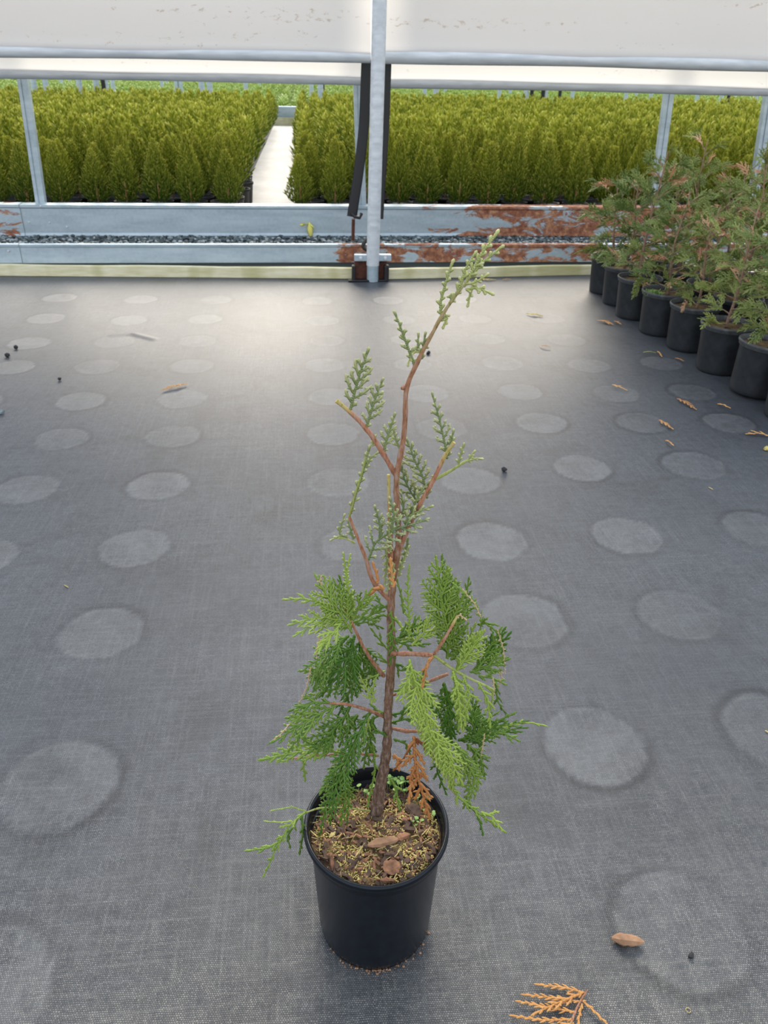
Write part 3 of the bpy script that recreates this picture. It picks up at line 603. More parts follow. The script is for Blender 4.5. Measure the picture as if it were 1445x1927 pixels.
br_ = [
 ([(744, 893), (722, 855), (700, 820), (670, 785), (650, 768), (633, 754)], [5, 5, 4.6, 4.3, 3.8, 4.2], 'bark_twig', (0, 1)),
 ([(737, 1125), (735, 1070), (734, 1010), (732, 950), (731, 893)], [6, 7, 5.5, 3.5, 3], 'bark_twig', (.3, 1)),
 ([(748, 1045), (760, 1012), (776, 975), (792, 945), (815, 905), (830, 872), (840, 850), (854, 832)], [5, 5, 4.8, 4.6, 4.4, 4, 4, 4], 'bark_twig', (0, 1)),
 ([(817, 903), (832, 895), (850, 885), (875, 868), (898, 862)], [3, 3, 3, 2.4, 2], 'bark_green', (0, .7)),
 ([(737, 1130), (712, 1110), (698, 1088), (690, 1055), (678, 1025), (668, 1000), (657, 972)], [6, 5, 4.6, 4, 3.4, 3, 2.6], 'bark_twig', (0, .8)),
 ([(668, 1022), (650, 1013), (630, 1011)], [2.4, 2, 2], 'bark_green', (0, .7)),
 ([(657, 972), (668, 930), (680, 893), (690, 850)], [2.4, 2.4, 2, 1.6], 'bark_green', (0, .5)),
 ([(722, 1272, .0), (700, 1245, -.01), (682, 1215, -.02), (662, 1172, -.03), (645, 1140, -.03)], [5, 4, 3.4, 2.8, 2.4], 'bark_twig', (0, .7)),
 ([(722, 1348, -.0), (690, 1335, -.012), (655, 1325, -.02), (600, 1322, -.03)], [4.6, 3.8, 3.2, 2.4], 'bark_twig', (0, .6)),
 ([(712, 1422, .0), (670, 1418, -.01), (600, 1422, -.02), (545, 1428, -.02)], [3.6, 3, 2.4, 2], 'bark_twig', (0, .7)),
 ([(737, 1230, -.01), (772, 1230, -.02), (816, 1233, -.03)], [6, 5, 4.6], 'bark_twig', (0, .6)),
 ([(816, 1233, -.03), (850, 1258, -.04), (880, 1275, -.045), (930, 1298, -.05)], [3.6, 3.4, 3, 2.2], 'bark_green', (0, .8)),
 ([(818, 1230, -.03), (838, 1200, -.03), (860, 1160, -.02)], [4, 3.4, 3], 'bark_twig', (.1, 1)),
 ([(735, 1370, .02), (765, 1376, .01), (800, 1376, .01)], [4.5, 4.5, 4], 'bark_twig', (0, .5)),
 ([(735, 1310, .03), (800, 1285, .03), (843, 1268, .03)], [3.5, 4, 4], 'bark_twig', (0, .5)),
 ([(835, 1400, .0), (838, 1450, 0), (850, 1490, -.005), (885, 1515, -.01)], [2, 2.4, 2, 1.6], 'bark_green', (0, .4)),
 ([(705, 1527, 0), (650, 1520, -.01), (600, 1520, -.03), (560, 1535, -.045)], [2, 2.4, 2.2, 2], 'bark_green', (0, .6))]
br_.append(([(764, 728), (758, 730), (754, 731)], [4.5, 4.5, 2.5], 'bark_twig', (0, .5)))
for pts, rp, mt, tp in br_: stem('branch', pts, rp, mt, 22, .06, tp)
# sprays: (axis pixels [x,y,depth], half width px, step px, style, material, tint, tilt deg, twig half width px)
F_, B_ = 'fern', 'bead'
SP = [
 ([(659, 772), (668, 735), (678, 700), (690, 667)], 27, 9, B_, 'T', .25, 10, 3.2),
 ([(688, 808), (698, 775), (706, 750), (717, 721)], 23, 8, B_, 'T', .3, -15, 2.9),
 ([(722, 852), (728, 825), (741, 786)], 16, 7, B_, 'T', .3, 10, 2.6),
 ([(700, 840), (702, 832), (704, 826)], 5, 5, B_, 'T', .7, 0, 2.4),
 ([(752, 845), (745, 828), (742, 815)], 9, 6, B_, 'T', .3, 0, 2.4),
 ([(804, 938, .01), (795, 895, .01), (782, 870, .01), (768, 833, .01)], 25, 8, B_, 'T', .2, 10, 2.7),
 ([(790, 950, .02), (772, 925, .02), (760, 900, .02), (757, 882, .02)], 22, 8, B_, 'T', .15, -15, 2.7),
 ([(760, 1000, .0), (775, 960, 0), (792, 925, 0), (803, 912, 0)], 17, 8, B_, 'T', .35, 20, 2.7),
 ([(693, 1054, -.01), (706, 1020, -.015), (738, 998, -.02), (793, 981, -.02)], 34, 10, B_, 'T', .22, 10, 2.8),
 ([(718, 1008, -.02), (712, 975, -.02), (707, 960, -.02)], 13, 7, B_, 'T', .3, 0, 2.6),
 ([(737, 1000, -.03), (741, 965, -.03), (736, 945, -.03)], 16, 7, B_, 'T', .3, 20, 2.7),
 ([(760, 985, -.01), (775, 968, -.01), (806, 955, -.01)], 14, 7, B_, 'T', .35, -10, 2.6),
 ([(756, 975, 0), (760, 950, 0), (756, 935, 0)], 13, 7, B_, 'T', .3, -10, 2.6),
 ([(842, 864), (836, 830), (826, 785), (815, 748)], 19, 9, B_, 'T', .32, 15, 2.7),
 ([(843, 858), (848, 835), (852, 818)], 9, 7, B_, 'T', .25, 0, 2.6),
 ([(862, 878), (865, 862), (871, 843)], 6, 6, B_, 'T', .5, 0, 2.5), ([(880, 867), (886, 858), (889, 854)], 4, 5, B_, 'T', .7, 0, 2.3), ([(880, 868), (893, 863), (899, 863)], 4, 6, B_, 'T', .7, 0, 2.3),
 ([(659, 968), (669, 930), (681, 895), (693, 850)], 10, 11, B_, 'T', .45, 10, 3.2), ([(688, 880), (697, 862), (706, 855)], 6, 6, B_, 'T', .45, 0, 2.5),
 ([(655, 1012), (638, 1005), (646, 975)], 8, 7, B_, 'T', .3, 0, 2.2), ([(665, 1015), (660, 998), (656, 985)], 9, 7, B_, 'T', .2, 0, 2.4), ([(650, 1012), (636, 1010), (628, 1014)], 5, 6, B_, 'T', .6, 0, 2.2),
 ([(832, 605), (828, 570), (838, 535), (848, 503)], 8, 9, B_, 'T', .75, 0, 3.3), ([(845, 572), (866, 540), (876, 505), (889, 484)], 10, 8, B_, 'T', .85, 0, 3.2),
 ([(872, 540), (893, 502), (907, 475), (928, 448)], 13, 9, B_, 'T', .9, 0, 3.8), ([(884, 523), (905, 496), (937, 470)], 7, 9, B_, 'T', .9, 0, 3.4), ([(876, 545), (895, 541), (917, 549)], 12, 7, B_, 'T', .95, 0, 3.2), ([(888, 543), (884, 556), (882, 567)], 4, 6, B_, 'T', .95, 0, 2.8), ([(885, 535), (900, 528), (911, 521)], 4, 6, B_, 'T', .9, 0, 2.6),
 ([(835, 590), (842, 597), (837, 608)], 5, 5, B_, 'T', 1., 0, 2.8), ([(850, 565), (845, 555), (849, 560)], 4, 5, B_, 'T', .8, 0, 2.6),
 ([(780, 688), (768, 655), (757, 625), (746, 596)], 12, 9, B_, 'T', .4, 0, 3.0), ([(793, 676), (796, 655), (799, 635)], 9, 8, B_, 'T', .25, 0, 2.8), ([(795, 668), (786, 652), (787, 636)], 8, 8, B_, 'T', .3, 0, 2.6), ([(790, 662), (775, 662), (769, 680)], 6, 7, B_, 'T', .8, 0, 2.6),
 ([(768, 1012, .01), (764, 1035, .01), (752, 1065, .01)], 9, 7, B_, 'T', .3, 0, 2.3), ([(725, 1025, -.01), (728, 1055, -.01), (724, 1095, -.01)], 10, 8, B_, 'T', .4, 0, 2.4), ([(742, 1060, -.02), (735, 1090, -.02), (728, 1110, -.02)], 8, 7, B_, 'T', .6, 0, 2.2),
 ([(750, 1085, -.01), (757, 1060, -.01), (767, 1035, -.01)], 7, 7, B_, 'T', .4, 0, 2.2), ([(735, 1040, -.02), (732, 1000, -.02), (734, 965, -.02)], 7, 8, B_, 'T', .55, 0, 2.3),
 # middle crown, left
 ([(662, 1172, -.03), (657, 1120, -.03), (652, 1085, -.03), (647, 1048, -.03)], 11, 7, B_, 'G', .75, 0, 2.2), ([(655, 1115, -.03), (652, 1080, -.03), (658, 1048, -.03)], 5, 7, B_, 'G', .8, 0, 2.0),
 ([(662, 1190, -.04), (640, 1155, -.05), (618, 1125, -.055), (598, 1092, -.06)], 40, 9, F_, 'G', .45, 15, 2.0), ([(660, 1172, -.03), (648, 1135, -.035), (630, 1095, -.04)], 26, 8, F_, 'G', .4, -20, 1.9),
 ([(645, 1170, -.05), (610, 1163, -.06), (580, 1165, -.07), (552, 1174, -.075)], 24, 8, F_, 'G', .68, 10, 2.0), ([(625, 1150, -.05), (600, 1133, -.06), (570, 1126, -.065), (540, 1128, -.07)], 15, 8, F_, 'G', .6, 0, 1.9),
 ([(664, 1168, -.02), (676, 1140, -.02), (694, 1116, -.02)], 28, 8, F_, 'G', .35, 0, 1.9), ([(664, 1172, -.01), (695, 1160, .0), (722, 1143, .0)], 22, 8, F_, 'G', .25, 30, 1.9), ([(668, 1175, -.01), (690, 1170, .0), (716, 1180, .01)], 14, 8, F_, 'G', .2, 30, 1.9),
 ([(735, 1150, .0), (715, 1135, .0), (696, 1122, .0)], 17, 8, F_, 'G', .2, 20, 1.9), ([(735, 1165, .01), (720, 1155, .01), (706, 1168, .01)], 14, 8, F_, 'G', .2, 0, 1.9),
 ([(642, 1172, -.055), (628, 1190, -.07), (606, 1212, -.08)], 24, 8, F_, 'G', .85, 0, 2.1), ([(612, 1160, -.06), (606, 1185, -.06), (588, 1190, -.07)], 12, 8, F_, 'G', .7, 0, 2.0),
 ([(668, 1195, .0), (660, 1230, .0), (640, 1265, -.01), (612, 1300, -.01)], 48, 9, F_, 'G', .12, 10, 2.1), ([(678, 1200, .01), (680, 1240, .01), (668, 1280, .01), (650, 1315, .0)], 42, 9, F_, 'G', .08, -15, 2.1), ([(655, 1195, .0), (625, 1220, -.01), (605, 1250, -.02), (592, 1290, -.02)], 36, 9, F_, 'G', .15, 15, 2.1),
 ([(620, 1200, -.02), (604, 1240, -.03), (584, 1285, -.03), (576, 1305, -.03)], 16, 9, F_, 'G', .2, 60, 2.1), ([(640, 1260, .0), (610, 1262, -.01), (570, 1262, -.02)], 16, 9, F_, 'G', .25, 10, 2.0), ([(690, 1230, .01), (700, 1260, .02), (690, 1295, .02)], 20, 9, F_, 'G', .1, 0, 2.0),
 ([(640, 1295, .0), (610, 1300, -.01), (580, 1312, -.02)], 18, 9, F_, 'G', .2, 10, 2.1),
 ([(725, 1262, .0), (710, 1270, .0), (690, 1278, .0)], 12, 8, F_, 'G', .75, 50, 2.1), ([(735, 1255, .0), (722, 1240, .0), (708, 1235, .0)], 14, 8, F_, 'G', .2, 20, 2.0), ([(732, 1225, .01), (715, 1205, .01), (702, 1188, .01)], 11, 9, F_, 'G', .2, 20, 2.0),
 ([(700, 1325, -.01), (692, 1300, -.01), (680, 1278, -.01)], 16, 7, F_, 'G', .95, 0, 1.5), ([(705, 1322, -.01), (700, 1300, -.01), (706, 1280, -.01)], 12, 7, F_, 'G', .85, 0, 1.5),
 ([(645, 1322, -.02), (610, 1338, -.03), (570, 1362, -.05), (520, 1392, -.06)], 30, 8, F_, 'G', .2, 20, 2.1), ([(620, 1322, -.03), (590, 1322, -.035), (562, 1334, -.04)], 22, 8, F_, 'G', .25, 10, 2.1), ([(660, 1326, -.01), (645, 1355, -.02), (615, 1385, -.03), (590, 1410, -.03)], 32, 8, F_, 'G', .12, 0, 2.1), ([(600, 1340, -.03), (575, 1345, -.04), (545, 1350, -.05)], 18, 8, F_, 'G', .25, 0, 2.1), ([(580, 1365, -.04), (565, 1385, -.04), (545, 1410, -.04)], 18, 8, F_, 'G', .2, 0, 2.1),
 ([(655, 1418, -.01), (610, 1412, -.02), (560, 1415, -.03), (498, 1428, -.04)], 26, 8, F_, 'G', .38, 10, 2.2), ([(570, 1425, -.03), (571, 1445, -.03), (574, 1464, -.03)], 9, 8, F_, 'G', .4, 0, 2.1), ([(600, 1405, -.02), (575, 1395, -.02), (560, 1380, -.02)], 14, 8, F_, 'G', .2, 0, 2.1),
 ([(695, 1340, -.02), (675, 1385, -.04), (652, 1430, -.05), (630, 1485, -.06), (622, 1545, -.06)], 32, 9, F_, 'G', .14, 10, 2.2), ([(702, 1348, -.01), (692, 1395, -.01), (685, 1440, -.01)], 22, 9, F_, 'G', .12, 0, 2.1), ([(668, 1405, -.03), (640, 1440, -.04), (605, 1490, -.05)], 22, 9, F_, 'G', .2, 15, 2.1), ([(650, 1450, -.05), (650, 1495, -.05), (642, 1547, -.05)], 22, 9, F_, 'G', .28, 0, 2.2), ([(672, 1345, -.02), (650, 1375, -.02), (640, 1400, -.02)], 20, 9, F_, 'G', .15, 0, 2.1),
 ([(702, 1400, -.01), (706, 1450, -.01), (693, 1512, -.02)], 8, 12, F_, 'G', .45, 0, 2.2), ([(715, 1345, 0), (690, 1360, 0), (668, 1352, 0)], 15, 9, F_, 'G', .1, 0, 2.1), ([(695, 1350, -.02), (690, 1370, -.02), (680, 1395, -.02)], 12, 7, F_, 'G', .7, 0, 1.6),
 # low left trailing branch
 ([(575, 1528, -.04), (545, 1552, -.06), (520, 1595, -.07), (498, 1645, -.075)], 13, 11, F_, 'G', .45, 30, 2.2), ([(532, 1580, -.065), (505, 1595, -.07), (472, 1600, -.075)], 11, 9, F_, 'G', .6, 0, 2.1), ([(568, 1535, -.05), (570, 1570, -.05), (564, 1602, -.05)], 8, 12, F_, 'G', .15, 0, 2.2), ([(560, 1540, -.05), (540, 1575, -.05), (545, 1590, -.05)], 12, 10, F_, 'G', .2, 0, 2.1), ([(578, 1528, -.04), (550, 1518, -.05), (516, 1524, -.055)], 4, 12, F_, 'G', .6, 40, 1.6), ([(550, 1545, -.06), (528, 1547, -.06), (505, 1546, -.06)], 3, 14, F_, 'G', .8, 40, 1.6),
 # middle crown, right
 ([(770, 1205, -.01), (769, 1150, -.01), (767, 1110, -.01), (769, 1070, -.01)], 13, 7, F_, 'G', .5, 30, 1.9), ([(760, 1155, 0), (755, 1120, 0), (748, 1095, 0)], 6, 8, F_, 'G', .3, 0, 1.9),
 ([(848, 1205, .0), (836, 1160, .0), (829, 1115, .0), (822, 1062, .0)], 44, 9, F_, 'G', .42, 5, 2.1), ([(846, 1190, .01), (866, 1150, .01), (862, 1122, .01), (858, 1100, .01)], 26, 8, F_, 'G', .42, 10, 2.0),
 ([(902, 1195, .0), (906, 1165, -.01), (890, 1130, -.01), (858, 1102, -.01)], 12, 6, F_, 'G', .35, 50, 2.1), ([(898, 1175, .0), (918, 1172, -.01), (934, 1190, -.01)], 14, 6, F_, 'G', .3, 30, 2.1),
 ([(860, 1262, -.04), (882, 1230, -.045), (908, 1192, -.05)], 26, 8, F_, 'G', .72, 10, 2.2), ([(842, 1240, .0), (846, 1205, .0), (868, 1165, .0)], 34, 8, F_, 'G', .3, -10, 2.1), ([(850, 1240, .0), (870, 1215, .0), (895, 1200, .0)], 28, 8, F_, 'G', .25, 0, 2.1),
 ([(890, 1262, .0), (912, 1235, .0), (938, 1190, .0)], 28, 8, F_, 'G', .22, 10, 2.1), ([(885, 1265, -.01), (915, 1255, -.01), (950, 1243, -.01)], 26, 8, F_, 'G', .3, 0, 2.1), ([(900, 1272, -.01), (925, 1275, -.01), (945, 1285, -.01)], 18, 8, F_, 'G', .4, 0, 2.1),
 ([(742, 1205, .0), (765, 1190, .0), (785, 1165, .0)], 22, 8, F_, 'G', .25, 0, 2.0), ([(775, 1215, -.01), (798, 1190, -.01), (808, 1165, -.01)], 26, 8, F_, 'G', .6, 0, 2.0), ([(775, 1190, .02), (755, 1180, .02), (748, 1170, .02)], 10, 8, F_, 'Y', 1., 0, 2.4), ([(800, 1190, .02), (820, 1185, .02), (832, 1175, .02)], 12, 8, F_, 'Y', 1., 0, 2.4), ([(780, 1205, .02), (765, 1200, .02), (757, 1212, .02)], 10, 8, F_, 'Y', .9, 0, 2.4),
 ([(770, 1240, -.04), (780, 1280, -.05), (795, 1325, -.06), (808, 1385, -.065)], 38, 9, F_, 'G', .78, 5, 2.2), ([(775, 1265, -.05), (762, 1290, -.055), (750, 1310, -.06)], 15, 8, F_, 'G', .75, 0, 2.1), ([(800, 1335, -.06), (810, 1380, -.065), (845, 1425, -.07), (868, 1470, -.07)], 32, 9, F_, 'G', .8, 0, 2.2), ([(812, 1385, -.06), (830, 1420, -.065), (845, 1455, -.07)], 26, 8, F_, 'G', .85, 0, 2.1),
 ([(852, 1262, -.045), (862, 1300, -.055), (868, 1362, -.06)], 20, 9, F_, 'G', .75, 10, 2.3), ([(872, 1272, -.05), (885, 1310, -.055), (872, 1370, -.06)], 18, 9, F_, 'G', .8, 0, 2.3), ([(900, 1285, -.05), (918, 1315, -.055), (922, 1362, -.06)], 16, 9, F_, 'G', .72, 0, 2.2), ([(915, 1290, -.05), (928, 1305, -.05), (924, 1330, -.05)], 6, 8, F_, 'Y', .8, 0, 1.9),
 ([(835, 1285, .01), (848, 1330, .01), (848, 1395, .0)], 34, 9, F_, 'G', .1, 0, 2.1), ([(905, 1410, .0), (888, 1360, .0), (890, 1315, .0)], 30, 9, F_, 'G', .12, 0, 2.1), ([(870, 1340, .01), (905, 1360, .01), (930, 1345, .01)], 24, 9, F_, 'G', .1, 0, 2.1),
 ([(932, 1280, .0), (936, 1320, .0), (952, 1345, .0)], 12, 8, F_, 'G', .2, 40, 2.1), ([(862, 1392, -.01), (905, 1382, -.02), (945, 1366, -.03), (985, 1358, -.035)], 22, 8, F_, 'G', .25, 30, 2.1), ([(945, 1368, -.03), (985, 1358, -.035), (1020, 1364, -.04)], 7, 8, F_, 'G', .9, 30, 1.9), ([(925, 1378, -.02), (950, 1380, -.02), (972, 1392, -.02)], 16, 8, F_, 'G', .2, 0, 2.1), ([(925, 1372, -.02), (940, 1355, -.02), (962, 1345, -.02)], 10, 8, F_, 'G', .2, 0, 2.1),
 ([(855, 1395, -.04), (875, 1430, -.05), (895, 1465, -.05), (885, 1500, -.05)], 22, 8, F_, 'G', .5, 0, 2.1), ([(880, 1400, -.03), (905, 1425, -.03), (908, 1450, -.03)], 20, 8, F_, 'G', .35, 0, 2.1), ([(862, 1440, -.05), (855, 1460, -.055), (852, 1472, -.055)], 14, 8, F_, 'Y', .8, 0, 2.1),
 ([(832, 1410, -.01), (822, 1450, -.01), (838, 1490, -.01)], 18, 10, F_, 'G', .08, 0, 2.0), ([(845, 1470, -.02), (862, 1500, -.03), (900, 1530, -.04), (945, 1562, -.045)], 15, 9, F_, 'G', .5, 10, 2.1), ([(882, 1512, -.03), (900, 1535, -.035), (908, 1566, -.04)], 7, 10, F_, 'G', .12, 0, 2.2), ([(905, 1528, -.04), (925, 1535, -.045), (942, 1558, -.045)], 14, 8, F_, 'G', .85, 0, 2.0), ([(850, 1473, -.02), (865, 1478, -.02), (882, 1478, -.02)], 4, 10, F_, 'G', .4, 0, 2.0),
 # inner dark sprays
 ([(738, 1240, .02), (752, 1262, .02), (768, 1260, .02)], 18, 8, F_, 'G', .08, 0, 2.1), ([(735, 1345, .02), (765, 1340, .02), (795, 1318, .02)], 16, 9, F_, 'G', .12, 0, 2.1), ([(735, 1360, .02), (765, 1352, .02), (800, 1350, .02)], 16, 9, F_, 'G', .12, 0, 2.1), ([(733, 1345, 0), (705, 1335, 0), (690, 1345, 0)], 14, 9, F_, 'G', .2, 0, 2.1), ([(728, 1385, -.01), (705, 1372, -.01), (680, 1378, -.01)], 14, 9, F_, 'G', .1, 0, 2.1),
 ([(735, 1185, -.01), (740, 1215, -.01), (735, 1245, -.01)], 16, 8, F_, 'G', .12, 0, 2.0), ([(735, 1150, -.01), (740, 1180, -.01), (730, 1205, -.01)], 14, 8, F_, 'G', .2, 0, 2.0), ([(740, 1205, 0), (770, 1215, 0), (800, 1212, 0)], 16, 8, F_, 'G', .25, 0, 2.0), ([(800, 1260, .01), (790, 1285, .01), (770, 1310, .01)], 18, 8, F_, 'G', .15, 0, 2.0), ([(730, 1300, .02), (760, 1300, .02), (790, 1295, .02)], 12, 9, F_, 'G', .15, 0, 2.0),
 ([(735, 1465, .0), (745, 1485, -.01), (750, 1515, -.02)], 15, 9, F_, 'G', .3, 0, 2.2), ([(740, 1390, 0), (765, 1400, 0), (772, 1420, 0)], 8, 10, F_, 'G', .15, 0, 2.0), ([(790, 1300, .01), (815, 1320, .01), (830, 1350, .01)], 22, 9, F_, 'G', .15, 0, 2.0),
 # dead sprays
 ([(779, 1385, -.02), (780, 1425, -.03), (788, 1470, -.035), (806, 1530, -.04)], 30, 10, F_, 'D', .5, 10, 2.3), ([(782, 1440, -.03), (775, 1465, -.03), (770, 1500, -.035)], 12, 9, F_, 'D', .7, 0, 2.3), ([(782, 1390, -.02), (795, 1400, -.02), (812, 1422, -.02)], 9, 9, F_, 'D', .1, 0, 2.1), ([(775, 1400, -.02), (758, 1430, -.02), (745, 1445, -.02)], 5, 14, F_, 'D', .1, 0, 1.5), ([(815, 1236, -.05), (803, 1250, -.055), (797, 1285, -.06)], 8, 8, F_, 'D', .4, 0, 1.8),
 ([(722, 1110, -.01), (712, 1105, -.01), (704, 1112, -.01)], 10, 6, F_, 'D', .5, 0, 2.4), ([(740, 1105, -.02), (738, 1080, -.02), (735, 1060, -.02)], 7, 7, F_, 'D', .8, 0, 2.2), ([(705, 1100, 0), (712, 1090, 0), (704, 1068, 0)], 4, 8, F_, 'D', .7, 0, 1.8), ([(740, 1420, 0), (748, 1428, 0), (750, 1440, 0)], 6, 7, F_, 'D', .7, 0, 2.0),
 ([(905, 1162, -.02), (893, 1136, -.02), (873, 1112, -.02)], 3, 7, B_, 'E', .9, 0, 1.5), ([(936, 1185, -.01), (948, 1225, -.01), (950, 1265, -.01)], 4, 8, B_, 'E', .9, 0, 1.5), ([(585, 1255, -.03), (577, 1295, -.03), (562, 1325, -.03)], 4, 8, B_, 'E', .9, 0, 1.5), ([(545, 1362, -.05), (528, 1382, -.06), (512, 1394, -.06)], 4, 7, B_, 'E', 1., 0, 1.6),
 ([(602, 1195, -.03), (597, 1215, -.03), (596, 1235, -.03)], 4, 7, B_, 'E', .6, 0, 1.8), ([(605, 1100, -.06), (601, 1094, -.06), (603, 1088, -.06)], 5, 5, B_, 'E', 1., 0, 1.8), ([(940, 1255, -.01), (944, 1275, -.01), (938, 1290, -.01)], 5, 7, B_, 'E', .9, 0, 1.5), ([(928, 1275, -.05), (930, 1300, -.05), (926, 1325, -.05)], 3, 7, B_, 'E', 1., 0, 1.5), ([(912, 1380, -.03), (908, 1405, -.03), (904, 1425, -.03)], 3, 7, B_, 'E', .9, 0, 1.5), ([(858, 1160, -.02), (866, 1158, -.02), (873, 1163, -.02)], 3, 6, B_, 'E', .8, 0, 2.2)]
foliage('cedar_near_brown', (.42, .25, .13), (.74, .56, .36), (.85, .72, .5), .6)
MT = {'E': 'cedar_near_brown', 'G': 'cedar_near', 'T': 'cedar_near_top', 'D': 'cedar_near_dead', 'Y': 'cedar_near'}
rs = random.Random(5)
def add_spray(par, lst, org):
    for i, (pts, hw, step, style, mt, tint, tilt, tw_) in enumerate(lst):
        P = path(pts); mid = P[len(P)//2]; view = unit(mid-CP); zc = (mid-CP)@CF; s_ = zc/FP
        ax = unit(P[-1]-P[0]); sd_ = unit(np.cross(ax, view)); q = Matrix.Rotation(math.radians(tilt+rs.uniform(-14, 14)), 3, Vector(ax)); sd_ = np.array(q @ Vector(sd_))
        if len(P) < 3: P = np.array([P[0], (P[0]+P[-1])/2, P[-1]])
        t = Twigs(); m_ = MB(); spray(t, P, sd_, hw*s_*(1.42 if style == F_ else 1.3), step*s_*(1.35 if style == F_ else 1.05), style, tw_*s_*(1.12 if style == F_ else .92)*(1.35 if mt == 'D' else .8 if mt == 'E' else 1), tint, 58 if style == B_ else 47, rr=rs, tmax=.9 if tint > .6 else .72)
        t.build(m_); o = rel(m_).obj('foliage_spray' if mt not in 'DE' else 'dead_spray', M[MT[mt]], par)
        if mt in 'DE': o['label'] = 'dead orange-brown spray' if mt == 'D' else 'dried tan tips'
fill = []
for pts, hw, st_, sty, mt, ti_, tilt, tw_ in SP:              # the second, overlapping layer of the fuller sprays
    if sty == F_ and mt == 'G' and hw >= 20:
        a_ = rs.uniform(-1, 1); dx, dy, dd = rs.uniform(-9, 9), rs.uniform(-4, 12), rs.uniform(.012, .03)
        for q_ in range(2 if pts[0][0] > 790 and pts[0][1] > 1080 else 1):
            if q_: dx, dy, dd, a_ = rs.uniform(-14, 14), rs.uniform(-12, 14), rs.uniform(.02, .05), -a_
            fill.append(([(p[0]+dx*(i+.3)*.6, p[1]+dy*(i+.3)*.6, (p[2] if len(p) > 2 else 0)+dd) for i, p in enumerate(pts)], hw*.85, st_, sty, mt, max(0, ti_-.1), tilt+35*a_, tw_))
add_spray(mp, SP+fill, pc)
# specks of soil around the pot foot
m_ = MB(); r_ = random.Random(3)
for _ in range(60):
    a = r_.gauss(-1.6, .5); q = pc+V3(.086*math.cos(a)+r_.uniform(-.006, .006), .086*math.sin(a)-abs(r_.gauss(0, .003)), .0008); rock(m_, q, r_.uniform(.0008, .0022))
tag(m_.obj('soil_crumbs', M['pale_bark'], smooth=False), 'brown soil crumbs spilled on the floor at the foot of foreground pot', 'soil', kind='stuff')

# ================================================================== CEDARS IN THE ROW ON THE RIGHT
def cedar_variant(seed, H_=.62, dead=.12, lush=1., tint0=.3, nb=15):
    r_ = random.Random(seed); tw, td = Twigs(), Twigs(); tr = MB()
    lean = V3(r_.uniform(-.05, .05), r_.uniform(-.05, .05), 0)
    def ax(t): return V3(0, 0, .20)+lean*t*t+V3(.012*math.sin(t*7+seed), .012*math.cos(t*5+seed), 0)+V3(0, 0, H_*t)
    P = np.array([ax(t) for t in np.linspace(0, 1, 14)]); tube(tr, P, np.linspace(.0095, .0022, 14), 7, side=V3(1, 0, 0), bumpy=.1, tip=(.1, .85))
    for b in range(nb):
        t = .02+.90*b/(nb-1); a = b*2.4+r_.uniform(-.4, .4); L = (.19 if t < .55 else .19-.14*(t-.55)/.45)*r_.uniform(.7, 1.1)*lush
        up = (.25+.9*t)*r_.uniform(.7, 1.2); o_ = V3(math.cos(a), math.sin(a), 0); p0 = ax(t); q1 = p0+o_*L*.45+V3(0, 0, L*.45*up); q2 = p0+o_*L*.85+V3(0, 0, L*.7*up-.02*(1-t))
        tube(tr, smooth_path([p0, q1, q2], 7), np.linspace(.0036, .0015, 7), 5, side=V3(0, 0, 1), tip=(.4, .8))
        bare = t > .72 and r_.random() < .45
        ns = (1 if bare else 3) if t > .75 else 5
        for k_ in range(ns):
            u = .25+.75*(k_+.5)/ns; st = p0+(q1-p0)*min(1, u*2) if u < .5 else q1+(q2-q1)*(u*2-1)
            aa = a+(-1)**k_*r_.uniform(.2, 1.1)*(1.2-u); l2 = r_.uniform(.07, .12)*(1 if not bare else .6)
            dv = unit(V3(math.cos(aa), math.sin(aa), r_.uniform(-.3, .9)+t*.7)); mid = st+dv*l2*.5; en = st+dv*l2+V3(0, 0, -l2*r_.uniform(0, .5))
            sd_ = unit(np.cross(dv, V3(r_.uniform(-1, 1), r_.uniform(-1, 1), r_.uniform(.2, 1))))
            T_ = td if r_.random() < dead else tw
            spray(T_, [st, mid, en], sd_, r_.uniform(.034, .055), .0105, F_, .0034, tint0+r_.uniform(-.25, .35), 46, 10, rr=r_, sub=True)
    mg, md = MB(), MB(); tw.build(mg); 
    if td.r: td.build(md)
    else: md = None
    return tr, mg, md
rowv = []
for i, args in enumerate([(21, .50, .05, .95, .10, 19), (33, .66, .08, 1., .25, 22), (47, .60, .07, 1.1, .42, 21), (58, .56, .10, 1.05, .22, 20), (64, .74, .05, .95, .35, 24)]):
    tr, mg, md = cedar_variant(*args); rowv.append((tr.mesh('stem', M['bark_row']), mg.mesh('foliage', M['cedar_row']), md.mesh('dead_foliage', M['cedar_row_dead']) if md else None))
RPH, RPR = .222, .124
potm = pot_mesh(RPH, RPR, 40).mesh('pot', M['dusty_plastic']); simple('dusty_rim', (.085, .09, .095), .55, var=.4, scale=40, spec=.4)
rimm = rim_mesh(RPH, RPR, 40).mesh('rim', M['dusty_rim'])
m_ = MB(); q = []; nr, na = 10, 28
for i in range(nr):
    for j in range(na):
        r2 = RPR*.905*i/(nr-1); a = j/na*6.283; q.append((r2*math.cos(a), r2*math.sin(a), .196+random.uniform(-.003, .003)))
m_.add(q, grid_faces(nr, na)); soilm = m_.mesh('soil', M['soil'])
def mo(name, me, par, rz=0.):
    o = bpy.data.objects.new(name, me); col.objects.link(o); o.parent = par; o.rotation_euler.z = rz; return o
